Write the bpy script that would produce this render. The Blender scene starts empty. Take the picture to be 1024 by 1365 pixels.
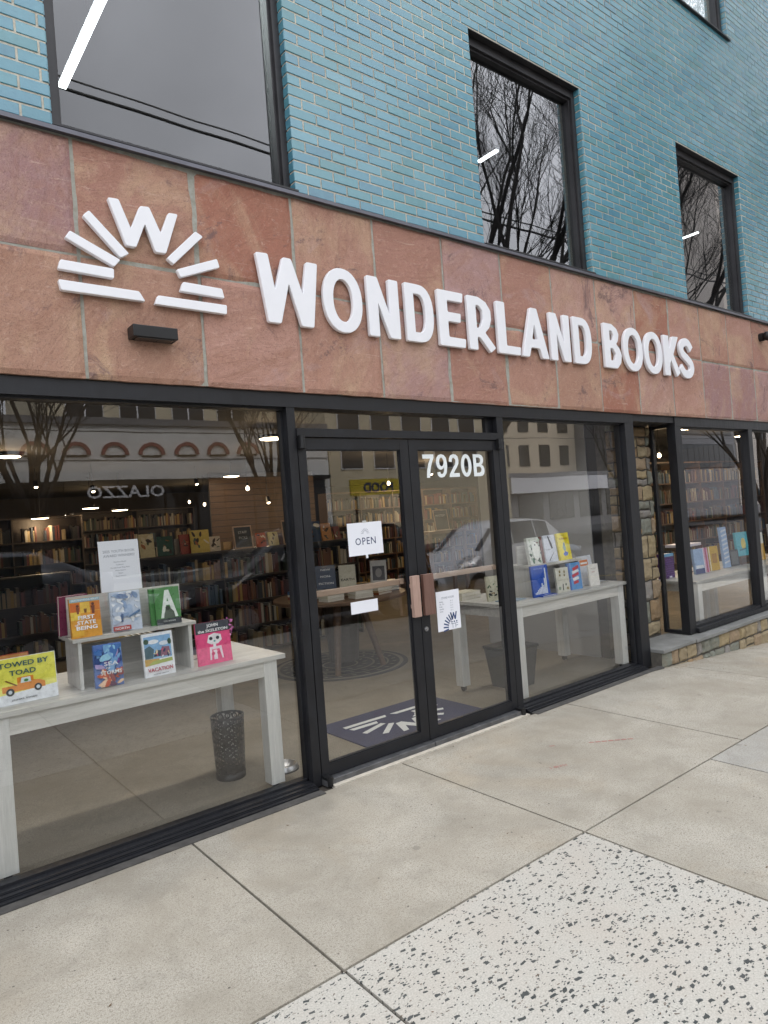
import bpy, bmesh, math, random
from mathutils import Vector, Matrix, noise
S = bpy.context.scene
C = S.collection
rnd = random.Random(7)
PI = math.pi

# ---------------------------------------------------------------- camera
cam_d = bpy.data.cameras.new('camera'); cam = bpy.data.objects.new('camera', cam_d); C.objects.link(cam)
_r = Vector((0.782894, -0.617629, -0.074906)); _u = Vector((0.054934, -0.051303, 0.997171)); _f = Vector((0.619725, 0.784794, 0.006236))
M4 = Matrix(((_r.x, _u.x, -_f.x, 0.0), (_r.y, _u.y, -_f.y, -3.5419), (_r.z, _u.z, -_f.z, 1.6), (0, 0, 0, 1)))
cam.matrix_world = M4
cam_d.sensor_fit = 'HORIZONTAL'; cam_d.sensor_width = 36.0; cam_d.lens = 903.47 / 1024 * 36
cam_d.clip_start = 0.05; cam_d.clip_end = 1000
S.camera = cam

# ---------------------------------------------------------------- world + sun (overcast)
W = bpy.data.worlds.new("World"); S.world = W; W.use_nodes = True
nt = W.node_tree; nt.nodes.clear()
def nn(t, kind, **kw):
    n = t.nodes.new(kind)
    for k, v in kw.items(): setattr(n, k, v)
    return n
SUN_EL, SUN_ROT = 50, 25
out = nn(nt, 'ShaderNodeOutputWorld'); bg = nn(nt, 'ShaderNodeBackground')
sky = nn(nt, 'ShaderNodeTexSky', sky_type='NISHITA', sun_disc=False, sun_elevation=math.radians(SUN_EL), sun_rotation=math.radians(SUN_ROT))
hs = nn(nt, 'ShaderNodeHueSaturation'); hs.inputs['Saturation'].default_value = 0.22; hs.inputs['Value'].default_value = 1.0
tc = nn(nt, 'ShaderNodeTexCoord'); nz = nn(nt, 'ShaderNodeTexNoise'); nz.inputs['Scale'].default_value = 2.2; nz.inputs['Detail'].default_value = 5
cr = nn(nt, 'ShaderNodeMapRange'); cr.inputs['From Min'].default_value = .3; cr.inputs['From Max'].default_value = .7
cr.inputs['To Min'].default_value = .8; cr.inputs['To Max'].default_value = 1.5
mx = nn(nt, 'ShaderNodeMix', data_type='RGBA'); mx.inputs['Factor'].default_value = .6; mx.inputs['B'].default_value = (13, 13.4, 14.2, 1)
mul = nn(nt, 'ShaderNodeVectorMath', operation='SCALE')
nt.links.new(sky.outputs[0], hs.inputs['Color']); nt.links.new(hs.outputs[0], mx.inputs['A'])
nt.links.new(tc.outputs['Generated'], nz.inputs['Vector']); nt.links.new(nz.outputs[0], cr.inputs['Value'])
nt.links.new(mx.outputs['Result'], mul.inputs[0]); nt.links.new(cr.outputs[0], mul.inputs['Scale'])
sxyz = nn(nt, 'ShaderNodeSeparateXYZ'); nt.links.new(tc.outputs['Generated'], sxyz.inputs[0])
zr_ = nn(nt, 'ShaderNodeMapRange'); zr_.inputs['From Min'].default_value = 0; zr_.inputs['From Max'].default_value = 1; zr_.inputs['To Min'].default_value = .78; zr_.inputs['To Max'].default_value = 1.35
nt.links.new(sxyz.outputs['Z'], zr_.inputs['Value']); mul2 = nn(nt, 'ShaderNodeVectorMath', operation='SCALE'); nt.links.new(mul.outputs[0], mul2.inputs[0]); nt.links.new(zr_.outputs[0], mul2.inputs['Scale'])
nt.links.new(mul2.outputs[0], bg.inputs['Color']); bg.inputs['Strength'].default_value = 0.1
nt.links.new(bg.outputs[0], out.inputs['Surface'])
sd = bpy.data.lights.new('sun', 'SUN'); sd.energy = 1.5; sd.angle = math.radians(25); sd.color = (1, .96, .9)
sun = bpy.data.objects.new('sun', sd); C.objects.link(sun)
az = math.radians(SUN_ROT); el = math.radians(SUN_EL)
sdir = Vector((math.sin(az) * math.cos(el), math.cos(az) * math.cos(el), math.sin(el)))
sun.rotation_euler = sdir.to_track_quat('Z', 'Y').to_euler(); sun.location = (0, 0, 20)
vs = S.view_settings; vs.view_transform = 'Standard'; vs.look = 'None'; vs.gamma = 1; vs.exposure = 0.85
try:
    S.cycles.use_denoising = True; S.cycles.max_bounces = 10; S.cycles.transparent_max_bounces = 24
    S.cycles.caustics_reflective = False; S.cycles.caustics_refractive = False
    S.cycles.sample_clamp_indirect = 4
except Exception: pass

# ---------------------------------------------------------------- materials
def hexc(h):
    v = [int(h[i:i + 2], 16) / 255 for i in (0, 2, 4)]
    return tuple((x / 12.92 if x <= .04045 else ((x + .055) / 1.055) ** 2.4) for x in v) + (1,)
MC = {}
class Mat:
    def __init__(s, name, col=(.5, .5, .5), rough=.5, metal=0, spec=.5):
        s.m = bpy.data.materials.new(name); s.m.use_nodes = True; s.t = s.m.node_tree
        s.b = s.t.nodes['Principled BSDF']; s.b.inputs['Base Color'].default_value = tuple(col[:3]) + (1,)
        s.b.inputs['Roughness'].default_value = rough; s.b.inputs['Metallic'].default_value = metal
        s.b.inputs['Specular IOR Level'].default_value = spec
    def n(s, kind, **kw): return nn(s.t, kind, **kw)
    def l(s, a, b): s.t.links.new(a, b)
    def coord(s, scale=(1, 1, 1), rot=(0, 0, 0)):
        c = s.n('ShaderNodeTexCoord'); mp = s.n('ShaderNodeMapping'); mp.inputs['Scale'].default_value = scale; mp.inputs['Rotation'].default_value = rot
        s.l(c.outputs['Object'], mp.inputs['Vector']); return mp.outputs[0]
    def noise(s, vec, scale, detail=4, rough=.55, dist=0):
        n = s.n('ShaderNodeTexNoise'); n.inputs['Scale'].default_value = scale; n.inputs['Detail'].default_value = detail
        n.inputs['Roughness'].default_value = rough; n.inputs['Distortion'].default_value = dist
        s.l(vec, n.inputs['Vector']); return n.outputs[0]
    def ramp(s, fac, stops, interp='LINEAR'):
        r = s.n('ShaderNodeValToRGB'); r.color_ramp.interpolation = interp; e = r.color_ramp.elements
        while len(e) < len(stops): e.new(.5)
        for i, (p, c) in enumerate(stops):
            e[i].position = p; e[i].color = (c if len(c) == 4 else tuple(c) + (1,)) if isinstance(c, tuple) else (c, c, c, 1)
        s.l(fac, r.inputs[0]); return r.outputs[0]
    def mix(s, fac, a, b, mode='MIX'):
        m = s.n('ShaderNodeMix', data_type='RGBA', blend_type=mode)
        for k, v in (('Factor', fac), ('A', a), ('B', b)):
            if hasattr(v, 'links'): s.l(v, m.inputs[k])
            elif isinstance(v, tuple): m.inputs[k].default_value = v if len(v) == 4 else v + (1,)
            else: m.inputs[k].default_value = v
        return m.outputs['Result']
    def math(s, op, a, b=0.0, clamp=False):
        m = s.n('ShaderNodeMath', operation=op, use_clamp=clamp)
        for i, v in enumerate((a, b)):
            if hasattr(v, 'links'): s.l(v, m.inputs[i])
            else: m.inputs[i].default_value = v
        return m.outputs[0]
    def bump(s, h, strength=.3, dist=.01):
        b = s.n('ShaderNodeBump'); b.inputs['Strength'].default_value = strength; b.inputs['Distance'].default_value = dist
        s.l(h, b.inputs['Height']); s.l(b.outputs[0], s.b.inputs['Normal'])
    def col(s, c): s.l(c, s.b.inputs['Base Color'])
    def rough(s, r): s.l(r, s.b.inputs['Roughness'])

def plain(name, col, rough=.5, metal=0, var=.15, scale=8, bump=0, spec=.5):
    if name in MC: return MC[name]
    m = Mat(name, col, rough, metal, spec); v = m.coord()
    n = m.noise(v, scale, 5, .6)
    c = tuple(col[:3])
    m.col(m.ramp(n, [(.25, tuple(x * (1 - var) for x in c)), (.75, tuple(min(1, x * (1 + var)) for x in c))]))
    m.rough(m.ramp(n, [(.3, max(0, rough - .08)), (.7, min(1, rough + .1))]))
    if bump: m.bump(m.noise(v, scale * 12, 3), bump, .003)
    MC[name] = m.m; return m.m
def emis(name, col, st):
    m = bpy.data.materials.new(name); m.use_nodes = True; b = m.node_tree.nodes['Principled BSDF']
    b.inputs['Base Color'].default_value = tuple(col) + (1,); b.inputs['Emission Color'].default_value = tuple(col) + (1,); b.inputs['Emission Strength'].default_value = st
    return m
def glass(name, k=1.9, tint=(.93, .96, .95), wav=0.0, ior=1.52):
    m = bpy.data.materials.new(name); m.use_nodes = True; t = m.node_tree; t.nodes.clear()
    o = nn(t, 'ShaderNodeOutputMaterial'); mxs = nn(t, 'ShaderNodeMixShader'); tr = nn(t, 'ShaderNodeBsdfTransparent'); gl = nn(t, 'ShaderNodeBsdfGlossy')
    tr.inputs[0].default_value = tint + (1,); gl.inputs['Color'].default_value = (.98, .98, 1, 1); gl.inputs['Roughness'].default_value = 0.0
    fr = nn(t, 'ShaderNodeFresnel'); fr.inputs['IOR'].default_value = ior
    g = nn(t, 'ShaderNodeNewGeometry'); iv = nn(t, 'ShaderNodeMath', operation='SUBTRACT'); iv.inputs[0].default_value = 1
    t.links.new(g.outputs['Backfacing'], iv.inputs[1])
    m1 = nn(t, 'ShaderNodeMath', operation='MULTIPLY'); m1.inputs[1].default_value = k; m2 = nn(t, 'ShaderNodeMath', operation='MULTIPLY', use_clamp=True)
    t.links.new(fr.outputs[0], m1.inputs[0]); t.links.new(m1.outputs[0], m2.inputs[0]); t.links.new(iv.outputs[0], m2.inputs[1])
    if wav:
        cc = nn(t, 'ShaderNodeTexCoord'); nz_ = nn(t, 'ShaderNodeTexNoise'); nz_.inputs['Scale'].default_value = 1.3; nz_.inputs['Detail'].default_value = 1
        bp = nn(t, 'ShaderNodeBump'); bp.inputs['Strength'].default_value = 1; bp.inputs['Distance'].default_value = wav
        t.links.new(cc.outputs['Object'], nz_.inputs['Vector']); t.links.new(nz_.outputs[0], bp.inputs['Height']); t.links.new(bp.outputs[0], gl.inputs['Normal'])
    t.links.new(m2.outputs[0], mxs.inputs[0]); t.links.new(tr.outputs[0], mxs.inputs[1]); t.links.new(gl.outputs[0], mxs.inputs[2]); t.links.new(mxs.outputs[0], o.inputs['Surface'])
    return m

# glazed brick
m = Mat('glazed_brick', (.1, .3, .36), .16, 0, 1.0); v = m.coord()
g = m.n('ShaderNodeNewGeometry')
c = m.ramp(g.outputs['Random Per Island'], [(0, (0.050, 0.180, 0.262)), (.15, (0.072, 0.238, 0.325)), (.4, (0.068, 0.228, 0.300)), (.6, (0.088, 0.262, 0.338)), (.8, (0.074, 0.245, 0.292)), (.9, (0.060, 0.205, 0.225)), (.95, (0.105, 0.28, 0.335)), (1, (0.125, 0.30, 0.37))])
n1 = m.noise(v, 16, 5, .65); c = m.mix(m.ramp(n1, [(.35, 0.0), (.75, .5)]), c, (.11, .32, .39))
n2 = m.noise(v, 1.1, 3); c = m.mix(m.ramp(n2, [(.4, 0.0), (.8, .25)]), c, (.04, .2, .27))
m.col(c); m.rough(m.ramp(n1, [(.2, .12), (.8, .30)])); m.bump(m.noise(v, 55, 4, .6), .35, .0022)
M_BRICK = m.m
m = Mat('brick_mortar', (.42, .39, .31), .9); v = m.coord(); n1 = m.noise(v, 60, 4); n2 = m.noise(v, .9, 3)
m.col(m.mix(m.ramp(n2, [(.35, 0.0), (.65, .75)]), m.ramp(n1, [(.3, (.50, .46, .37)), (.7, (.74, .69, .58))]), (.30, .29, .26))); m.bump(n1, .4, .003)
M_MORTAR = m.m
# red sandstone slabs
m = Mat('red_sandstone', (.33, .17, .12), .85, 0, .22); 
g = m.n('ShaderNodeNewGeometry'); rp = g.outputs['Random Per Island']
cc_ = m.n('ShaderNodeTexCoord'); of_ = m.n('ShaderNodeVectorMath', operation='SCALE'); of_.inputs[0].default_value = (37, 11, 53); m.l(rp, of_.inputs['Scale'])
ad_ = m.n('ShaderNodeVectorMath', operation='ADD'); m.l(cc_.outputs['Object'], ad_.inputs[0]); m.l(of_.outputs[0], ad_.inputs[1]); vp = ad_.outputs[0]
rv_ = m.n('ShaderNodeVectorRotate', rotation_type='Y_AXIS'); m.l(vp, rv_.inputs['Vector']); m.l(m.math('ADD', m.math('MULTIPLY', rp, 1.3), .1), rv_.inputs['Angle'])
mp_ = m.n('ShaderNodeMapping'); mp_.inputs['Scale'].default_value = (1, 1, 2.8); m.l(rv_.outputs[0], mp_.inputs['Vector']); v = mp_.outputs[0]
c = m.ramp(rp, [(0, (0.468, 0.269, 0.213)), (.12, (0.404, 0.215, 0.166)), (.25, (0.433, 0.269, 0.248)), (.38, (0.369, 0.162, 0.112)), (.5, (0.423, 0.249, 0.180)), (.62, (0.477, 0.294, 0.243)), (.75, (0.360, 0.215, 0.209)), (.88, (0.441, 0.249, 0.188)), (1, (0.404, 0.200, 0.154))], 'CONSTANT')
n1 = m.noise(v, 2.4, 9, .72, 1.0); c = m.mix(m.ramp(n1, [(.42, 0.0), (.66, .6)]), c, (.37, .195, .135))
n3 = m.noise(vp, 1.7, 6, .65, .8); c = m.mix(m.ramp(n3, [(.5, 0.0), (.68, .7)]), c, (.55, .38, .25))
n5 = m.noise(vp, 2.6, 7, .7, .9); c = m.mix(m.ramp(n5, [(.56, 0.0), (.70, .6)]), c, (.47, .33, .32))
n2 = m.noise(v, 16, 8, .78, 1.6); c = m.mix(m.ramp(n2, [(.58, 0.0), (.72, .38)]), c, (.66, .45, .36)); c = m.mix(m.ramp(n2, [(.28, .35), (.40, 0.0)]), c, (.24, .13, .10))
n4 = m.noise(vp, 1.25, 9, .82, 2.2); c = m.mix(m.ramp(n4, [(.57, 0.0), (.64, .8)]), c, (.16, .105, .105))
sv_ = m.coord(rot=(0, .75, 0), scale=(1, 1, 14)); n6 = m.noise(sv_, 5, 5, .6, .7); c = m.mix(m.ramp(n6, [(.63, 0.0), (.68, .5)]), c, (.62, .44, .36))
n7 = m.noise(vp, 180, 3, .8); c = m.mix(m.ramp(n7, [(.36, .6), (.48, 0.0)]), c, (.18, .10, .08)); n8 = m.noise(vp, 34, 6, .8, .6); c = m.mix(m.ramp(n8, [(.34, .45), (.46, 0.0)]), c, (.26, .14, .105)); c = m.mix(m.ramp(n8, [(.56, 0.0), (.68, .4)]), c, (.64, .46, .37))
m.col(c); m.rough(m.ramp(n2, [(.3, .72), (.7, .92)]))
fl = m.ramp(m.noise(v, 3.6, 10, .74, 1.9), [(.2, 0.0), (.36, .24), (.375, .40), (.50, .46), (.515, .64), (.62, .70), (.635, .9), (1, 1.0)])
fi = m.noise(v, 60, 6, .78); fj = m.noise(vp, 200, 3, .7)
m.bump(m.math('ADD', m.math('ADD', fl, m.math('MULTIPLY', fi, .30)), m.math('MULTIPLY', fj, .14)), .6, .010)
M_SAND = m.m
m = Mat('stone_joint', (.33, .34, .29), .9); n1 = m.noise(m.coord(), 22, 6, .7)
m.col(m.ramp(n1, [(.3, (.26, .25, .20)), (.7, (.40, .40, .36))])); m.bump(n1, .6, .006); M_JOINT = m.m
# black anodised frame
m = Mat('black_aluminium', (.03, .033, .042), .38, .15, .5); v = m.coord(); n1 = m.noise(v, 3, 6, .7, .6); n2 = m.noise(m.coord(scale=(1, 1, .15)), 30, 5, .7)
m.col(m.mix(m.ramp(n2, [(.5, 0.0), (.75, .5)]), m.ramp(n1, [(.3, (.008, .008, .010)), (.7, (.013, .014, .018))]), (.026, .027, .031))); m.rough(m.ramp(n2, [(.3, .36), (.7, .6)]))
M_FRAME = m.m
m = Mat('dark_window_metal', (.028, .026, .027), .42, .2); n1 = m.noise(m.coord(), 5, 4); m.col(m.ramp(n1, [(.3, (.02, .019, .021)), (.7, (.036, .034, .037))])); M_WFR = m.m
M_FLASH = plain('flashing_metal', (.12, .12, .14), .38, .5, .3, 6)
M_SILLM = plain('threshold_metal', (.13, .13, .135), .45, .55, .35, 14)
M_SHOPGLASS = glass('shop_glass', 2.3, (.975, .98, .975), .0009)
M_UPGLASS = glass('coated_glass', 2.5, (.62, .66, .66), .0014)
M_WHITE = plain('white_painted_letters', (.83, .83, .86), .38, 0, .03, 5)
M_BLACK = plain('black_metal', (.012, .012, .013), .42, .2, .3, 12)
# concrete
def concrete(name, base, spk, stain, bs=.35):
    m = Mat(name, base, .88, 0, .3); v = m.coord()
    fine = m.noise(v, 260, 3, .8); med = m.noise(v, 95, 3, .75); big = m.noise(v, 1.6, 6, .65, .4)
    b = base
    c = m.ramp(fine, [(.3, tuple(x * .45 for x in b)), (.5, b), (.72, tuple(min(1, x * 1.55) for x in b))])
    mot = m.noise(v, 6.5, 6, .75, .3); c = m.mix(m.ramp(mot, [(.35, .5), (.5, 0.0)]), c, tuple(x * .72 for x in b)); c = m.mix(m.ramp(mot, [(.55, 0.0), (.72, .5)]), c, tuple(min(1, x * 1.22) for x in b))
    grit = m.noise(v, 130, 2, .9); c = m.mix(m.ramp(grit, [(.33, .8), (.40, 0.0)]), c, spk)
    sp0 = m.noise(v, .9, 4, .6, .6); c = m.mix(m.ramp(sp0, [(.58, 0.0), (.68, .5)]), c, (.42, .345, .25))
    c = m.mix(m.ramp(med, [(.38, .55), (.47, 0.0)]), c, spk)
    c = m.mix(m.ramp(big, [(.40, 0.0), (.66, .7)]), c, stain)
    vo = m.n('ShaderNodeTexVoronoi'); vo.inputs['Scale'].default_value = 21; m.l(v, vo.inputs['Vector'])
    sp = m.n('ShaderNodeSeparateColor'); m.l(vo.outputs['Color'], sp.inputs[0])
    pit = m.math('MULTIPLY', m.math('LESS_THAN', vo.outputs['Distance'], .10), m.math('GREATER_THAN', sp.outputs[0], .86))
    c = m.mix(m.math('MULTIPLY', pit, .75), c, (.07, .06, .05))
    if bs > .2:
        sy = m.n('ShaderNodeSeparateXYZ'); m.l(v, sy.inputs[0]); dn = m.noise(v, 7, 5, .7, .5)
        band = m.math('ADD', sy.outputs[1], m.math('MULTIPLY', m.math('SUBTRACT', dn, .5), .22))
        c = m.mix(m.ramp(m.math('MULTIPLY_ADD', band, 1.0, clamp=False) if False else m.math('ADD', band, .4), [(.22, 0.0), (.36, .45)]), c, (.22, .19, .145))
        vg = m.n('ShaderNodeTexVoronoi'); vg.inputs['Scale'].default_value = 2.1; m.l(v, vg.inputs['Vector']); wob = m.math('ADD', vg.outputs['Distance'], m.math('MULTIPLY', m.math('SUBTRACT', mot, .5), .06))
        c = m.mix(m.ramp(wob, [(.035, .42), (.05, 0.0)]), c, (.16, .145, .125))
    g_ = m.n('ShaderNodeNewGeometry'); c = m.mix(.5, c, m.ramp(g_.outputs['Random Per Island'], [(0, tuple(x * .9 for x in b)), (1, tuple(x * 1.08 for x in b))]), 'MIX') if False else c
    m.col(c); m.bump(m.math('ADD', fine, m.math('MULTIPLY', big, 1.0)), bs, .003); return m.m
M_CONC = concrete('exposed_concrete', (.455, .418, .352), (.16, .14, .112), (.30, .265, .21))
M_CONC2 = concrete('grey_concrete', (.42, .40, .36), (.18, .165, .145), (.33, .31, .27))
M_GAP = plain('joint_dirt', (.06, .05, .04), .95, 0, .4, 20)
m = Mat('white_terrazzo', (.6, .59, .55), .62, 0, .4); v = m.coord()
n1 = m.noise(v, 150, 4, .7); n2 = m.noise(v, 3, 5, .6)
c = m.ramp(n1, [(.3, (.36, .34, .29)), (.6, (.58, .55, .495))]); c = m.mix(m.ramp(n2, [(.4, 0.0), (.75, .45)]), c, (.50, .43, .36))
wv = m.n('ShaderNodeVectorMath', operation='ADD'); nzv = m.n('ShaderNodeTexNoise'); nzv.inputs['Scale'].default_value = 26; m.l(v, nzv.inputs['Vector'])
sc_ = m.n('ShaderNodeVectorMath', operation='SCALE'); sc_.inputs['Scale'].default_value = .028; m.l(nzv.outputs['Color'], sc_.inputs[0]); m.l(v, wv.inputs[0]); m.l(sc_.outputs[0], wv.inputs[1])
for (scl, thr, rad, dens) in ((27, .58, .33, 1), (60, .60, .33, 1), (14, .84, .22, 1)):
    for rotz in (0.3, 1.7):
        mp = m.n('ShaderNodeMapping'); mp.inputs['Rotation'].default_value = (0, 0, rotz); mp.inputs['Scale'].default_value = (1, 1.9, 1); mp.inputs['Location'].default_value = (rotz * 3.1, scl * .37, 0)
        m.l(wv.outputs[0], mp.inputs['Vector'])
        vo = m.n('ShaderNodeTexVoronoi', distance='CHEBYCHEV'); vo.inputs['Scale'].default_value = scl; m.l(mp.outputs[0], vo.inputs['Vector'])
        sp = m.n('ShaderNodeSeparateColor'); m.l(vo.outputs['Color'], sp.inputs[0])
        rr = m.math('MULTIPLY', sp.outputs[1], rad)
        chip = m.math('MULTIPLY', m.math('LESS_THAN', vo.outputs['Distance'], rr), m.math('GREATER_THAN', sp.outputs[0], thr))
        c = m.mix(m.math('MULTIPLY', chip, .93), c, m.ramp(sp.outputs[2], [(0, (.022, .030, .030)), (.6, (.045, .052, .054)), (.85, (.085, .09, .085)), (.95, (.15, .11, .08)), (1, (.26, .23, .19))]))
m.col(c); m.bump(n1, .15, .002); M_TERR = m.m
M_ASPH = plain('asphalt', (.055, .055, .058), .9, 0, .3, 40, .3)
M_TAR = plain('dark_sealant', (.075, .07, .065), .85, 0, .4, 18, .4)
M_MORTW = plain('pale_mortar', (.55, .5, .42), .9, 0, .2, 20, .3)
m = Mat('rubble_stone', (.3, .24, .15), .85, 0, .3); v = m.coord(); g = m.n('ShaderNodeNewGeometry')
c = m.ramp(g.outputs['Random Per Island'], [(0, (.36, .29, .18)), (.2, (.30, .20, .11)), (.35, (.20, .22, .19)), (.5, (.38, .30, .17)), (.65, (.25, .24, .23)), (.8, (.34, .25, .16)), (1, (.40, .35, .26))], 'CONSTANT')
n1 = m.noise(v, 14, 6, .7, .5); c = m.mix(m.ramp(n1, [(.3, 0.0), (.7, .6)]), c, (.19, .15, .10)); n2 = m.noise(v, 45, 5, .7)
c = m.mix(m.ramp(n2, [(.55, 0.0), (.75, .5)]), c, (.46, .40, .29)); m.col(c); m.bump(m.math('ADD', n1, m.math('MULTIPLY', n2, .3)), .7, .012); M_RUB = m.m
M_RUBJ = plain('rubble_mortar', (.10, .09, .075), .95, 0, .4, 20, .5)
M_BLUEST = plain('bluestone', (.20, .20, .19), .75, 0, .3, 6, .4)
def wood(name, a, b, rough=.5, sx=(1, 14, 14)):
    m = Mat(name, a, rough); v = m.coord(scale=sx); n = m.noise(v, 2.2, 6, .62, .4); n2 = m.noise(v, 9, 4, .6)
    m.col(m.mix(m.ramp(n2, [(.4, 0.0), (.7, .35)]), m.ramp(n, [(.28, a), (.72, b)]), tuple(x * .7 for x in a))); m.bump(n2, .15, .002); return m.m
M_LAM = wood('grey_washed_wood', (.44, .425, .39), (.62, .60, .56), .5)
M_LAMV = wood('grey_washed_wood_upright', (.52, .515, .49), (.66, .65, .62), .5, (14, 14, 1))
M_HANDLE = wood('reddish_wood', (.13, .065, .048), (.22, .125, .10), .45, (14, 14, 1))
M_HANDLEL = wood('worn_pale_wood', (.36, .23, .185), (.48, .33, .27), .5, (14, 14, 1))
M_BAR = wood('pale_wood', (.36, .25, .18), (.46, .34, .26), .45)
M_SHELF = wood('walnut_shelf', (.10, .058, .035), (.17, .10, .06), .5)
M_SHELFD = wood('dark_shelf', (.035, .026, .022), (.06, .045, .035), .5)
M_PAPER = plain('white_paper', (.80, .81, .86), .6, 0, .02, 4)
M_INK = plain('dark_blue_ink', (.03, .045, .12), .6, 0, .1, 5)
M_INKG = plain('grey_ink', (.25, .27, .32), .6, 0, .1, 5)
M_PAGES = plain('book_pages', (.72, .68, .60), .8, 0, .06, 60)
M_INFL = concrete('polished_floor', (.25, .22, .175), (.15, .13, .10), (.19, .16, .12), .05)
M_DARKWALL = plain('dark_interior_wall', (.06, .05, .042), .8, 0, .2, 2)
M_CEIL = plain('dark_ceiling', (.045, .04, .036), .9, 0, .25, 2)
M_GREYW = plain('grey_plaster', (.36, .36, .36), .8, 0, .06, 2)
M_UPCEIL = plain('office_ceiling', (.26, .26, .27), .9, 0, .06, 1.5)
M_LAMPW = emis('lit_warm_lamp', (1, .80, .55), 9); M_TUBE = emis('lit_white_tube', (1, 1, 1), 9)
M_CHROME = plain('brushed_steel', (.42, .42, .43), .38, 1, .1, 20)
def colm(h, rough=.42):
    k = 'paint_' + h + ('' if rough == .42 else '_r')
    if k in MC: return MC[k]
    c = hexc(h); return plain(k, tuple(x * .88 for x in c[:3]), rough, 0, .16, 45)

# ---------------------------------------------------------------- mesh helpers
class MB:
    def __init__(s): s.v = []; s.f = []; s.mi = []
    def add(s, vs, fs, mi=0):
        o = len(s.v); s.v += [tuple(x) for x in vs]; s.f += [tuple(i + o for i in f) for f in fs]; s.mi += [mi] * len(fs); return s
    def box(s, a, b, mi=0, bev=0):
        x0, y0, z0 = a; x1, y1, z1 = b
        if not bev:
            return s.add([(x0, y0, z0), (x1, y0, z0), (x1, y1, z0), (x0, y1, z0), (x0, y0, z1), (x1, y0, z1), (x1, y1, z1), (x0, y1, z1)],
                         [(0, 3, 2, 1), (4, 5, 6, 7), (0, 1, 5, 4), (1, 2, 6, 5), (2, 3, 7, 6), (3, 0, 4, 7)], mi)
        bm = bmesh.new(); bmesh.ops.create_cube(bm, size=1)
        for q in bm.verts: q.co = Vector(((x0 + x1) / 2 + q.co.x * (x1 - x0), (y0 + y1) / 2 + q.co.y * (y1 - y0), (z0 + z1) / 2 + q.co.z * (z1 - z0)))
        bmesh.ops.bevel(bm, geom=list(bm.edges), offset=bev, segments=2, profile=.5, affect='EDGES')
        bm.verts.index_update(); s.add([q.co[:] for q in bm.verts], [[q.index for q in f.verts] for f in bm.faces], mi); bm.free(); return s
    def tube(s, p, q, r0, r1=None, n=8, mi=0, caps=True):
        r1 = r0 if r1 is None else r1; p = Vector(p); q = Vector(q); d = (q - p)
        if d.length < 1e-7: return s
        d.normalize(); a = d.orthogonal().normalized(); b = d.cross(a)
        vs = []
        for c, r in ((p, r0), (q, r1)):
            for i in range(n):
                t = 2 * PI * i / n; vs.append(c + a * math.cos(t) * r + b * math.sin(t) * r)
        fs = [(i, (i + 1) % n, n + (i + 1) % n, n + i) for i in range(n)]
        if caps: fs += [tuple(range(n - 1, -1, -1)), tuple(range(n, 2 * n))]
        return s.add(vs, fs, mi)
    def lathe(s, prof, c=(0, 0, 0), n=24, mi=0):
        vs = []; 
        for (r, z) in prof:
            for i in range(n):
                t = 2 * PI * i / n; vs.append((c[0] + r * math.cos(t), c[1] + r * math.sin(t), c[2] + z))
        fs = [(k * n + i, k * n + (i + 1) % n, (k + 1) * n + (i + 1) % n, (k + 1) * n + i) for k in range(len(prof) - 1) for i in range(n)]
        return s.add(vs, fs, mi)
    def prism(s, pts, y0, y1, mi=0):   # polygon in xz extruded in y
        n = len(pts); vs = [(x, y0, z) for x, z in pts] + [(x, y1, z) for x, z in pts]
        fs = [tuple(range(n)), tuple(range(2 * n - 1, n - 1, -1))] + [(i, i + n, (i + 1) % n + n, (i + 1) % n) for i in range(n)]
        return s.add(vs, fs, mi)
    def mesh(s, name):
        me = bpy.data.meshes.new(name); me.from_pydata(s.v, [], s.f); me.polygons.foreach_set('material_index', s.mi); me.update(); return me
    def build(s, name, mats, parent=None, smooth=False, fix=False):
        me = s.mesh(name)
        for mm in (mats if isinstance(mats, (list, tuple)) else [mats]): me.materials.append(mm)
        if fix:
            bm = bmesh.new(); bm.from_mesh(me); bmesh.ops.recalc_face_normals(bm, faces=bm.faces); bm.to_mesh(me); bm.free()
        if smooth: me.polygons.foreach_set('use_smooth', [True] * len(me.polygons))
        return link(name, me, parent)
def link(name, data, parent=None):
    o = bpy.data.objects.new(name, data); C.objects.link(o)
    if parent: o.parent = parent
    return o
def tag(o, label=None, cat=None, group=None, kind=None):
    if label: o['label'] = label
    if cat: o['category'] = cat
    if group: o['group'] = group
    if kind: o['kind'] = kind
    return o
def thing(name, label, cat, loc=(0, 0, 0), rz=0, group=None):
    o = bpy.data.objects.new(name, None); o.empty_display_size = .1; C.objects.link(o); o.location = loc; o.rotation_euler = (0, 0, rz)
    return tag(o, label, cat, group)
def copy_tree(o, parent=None):
    c = o.copy(); C.objects.link(c); c.parent = parent
    for ch in list(o.children):
        copy_tree(ch, c)
    return c

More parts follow.
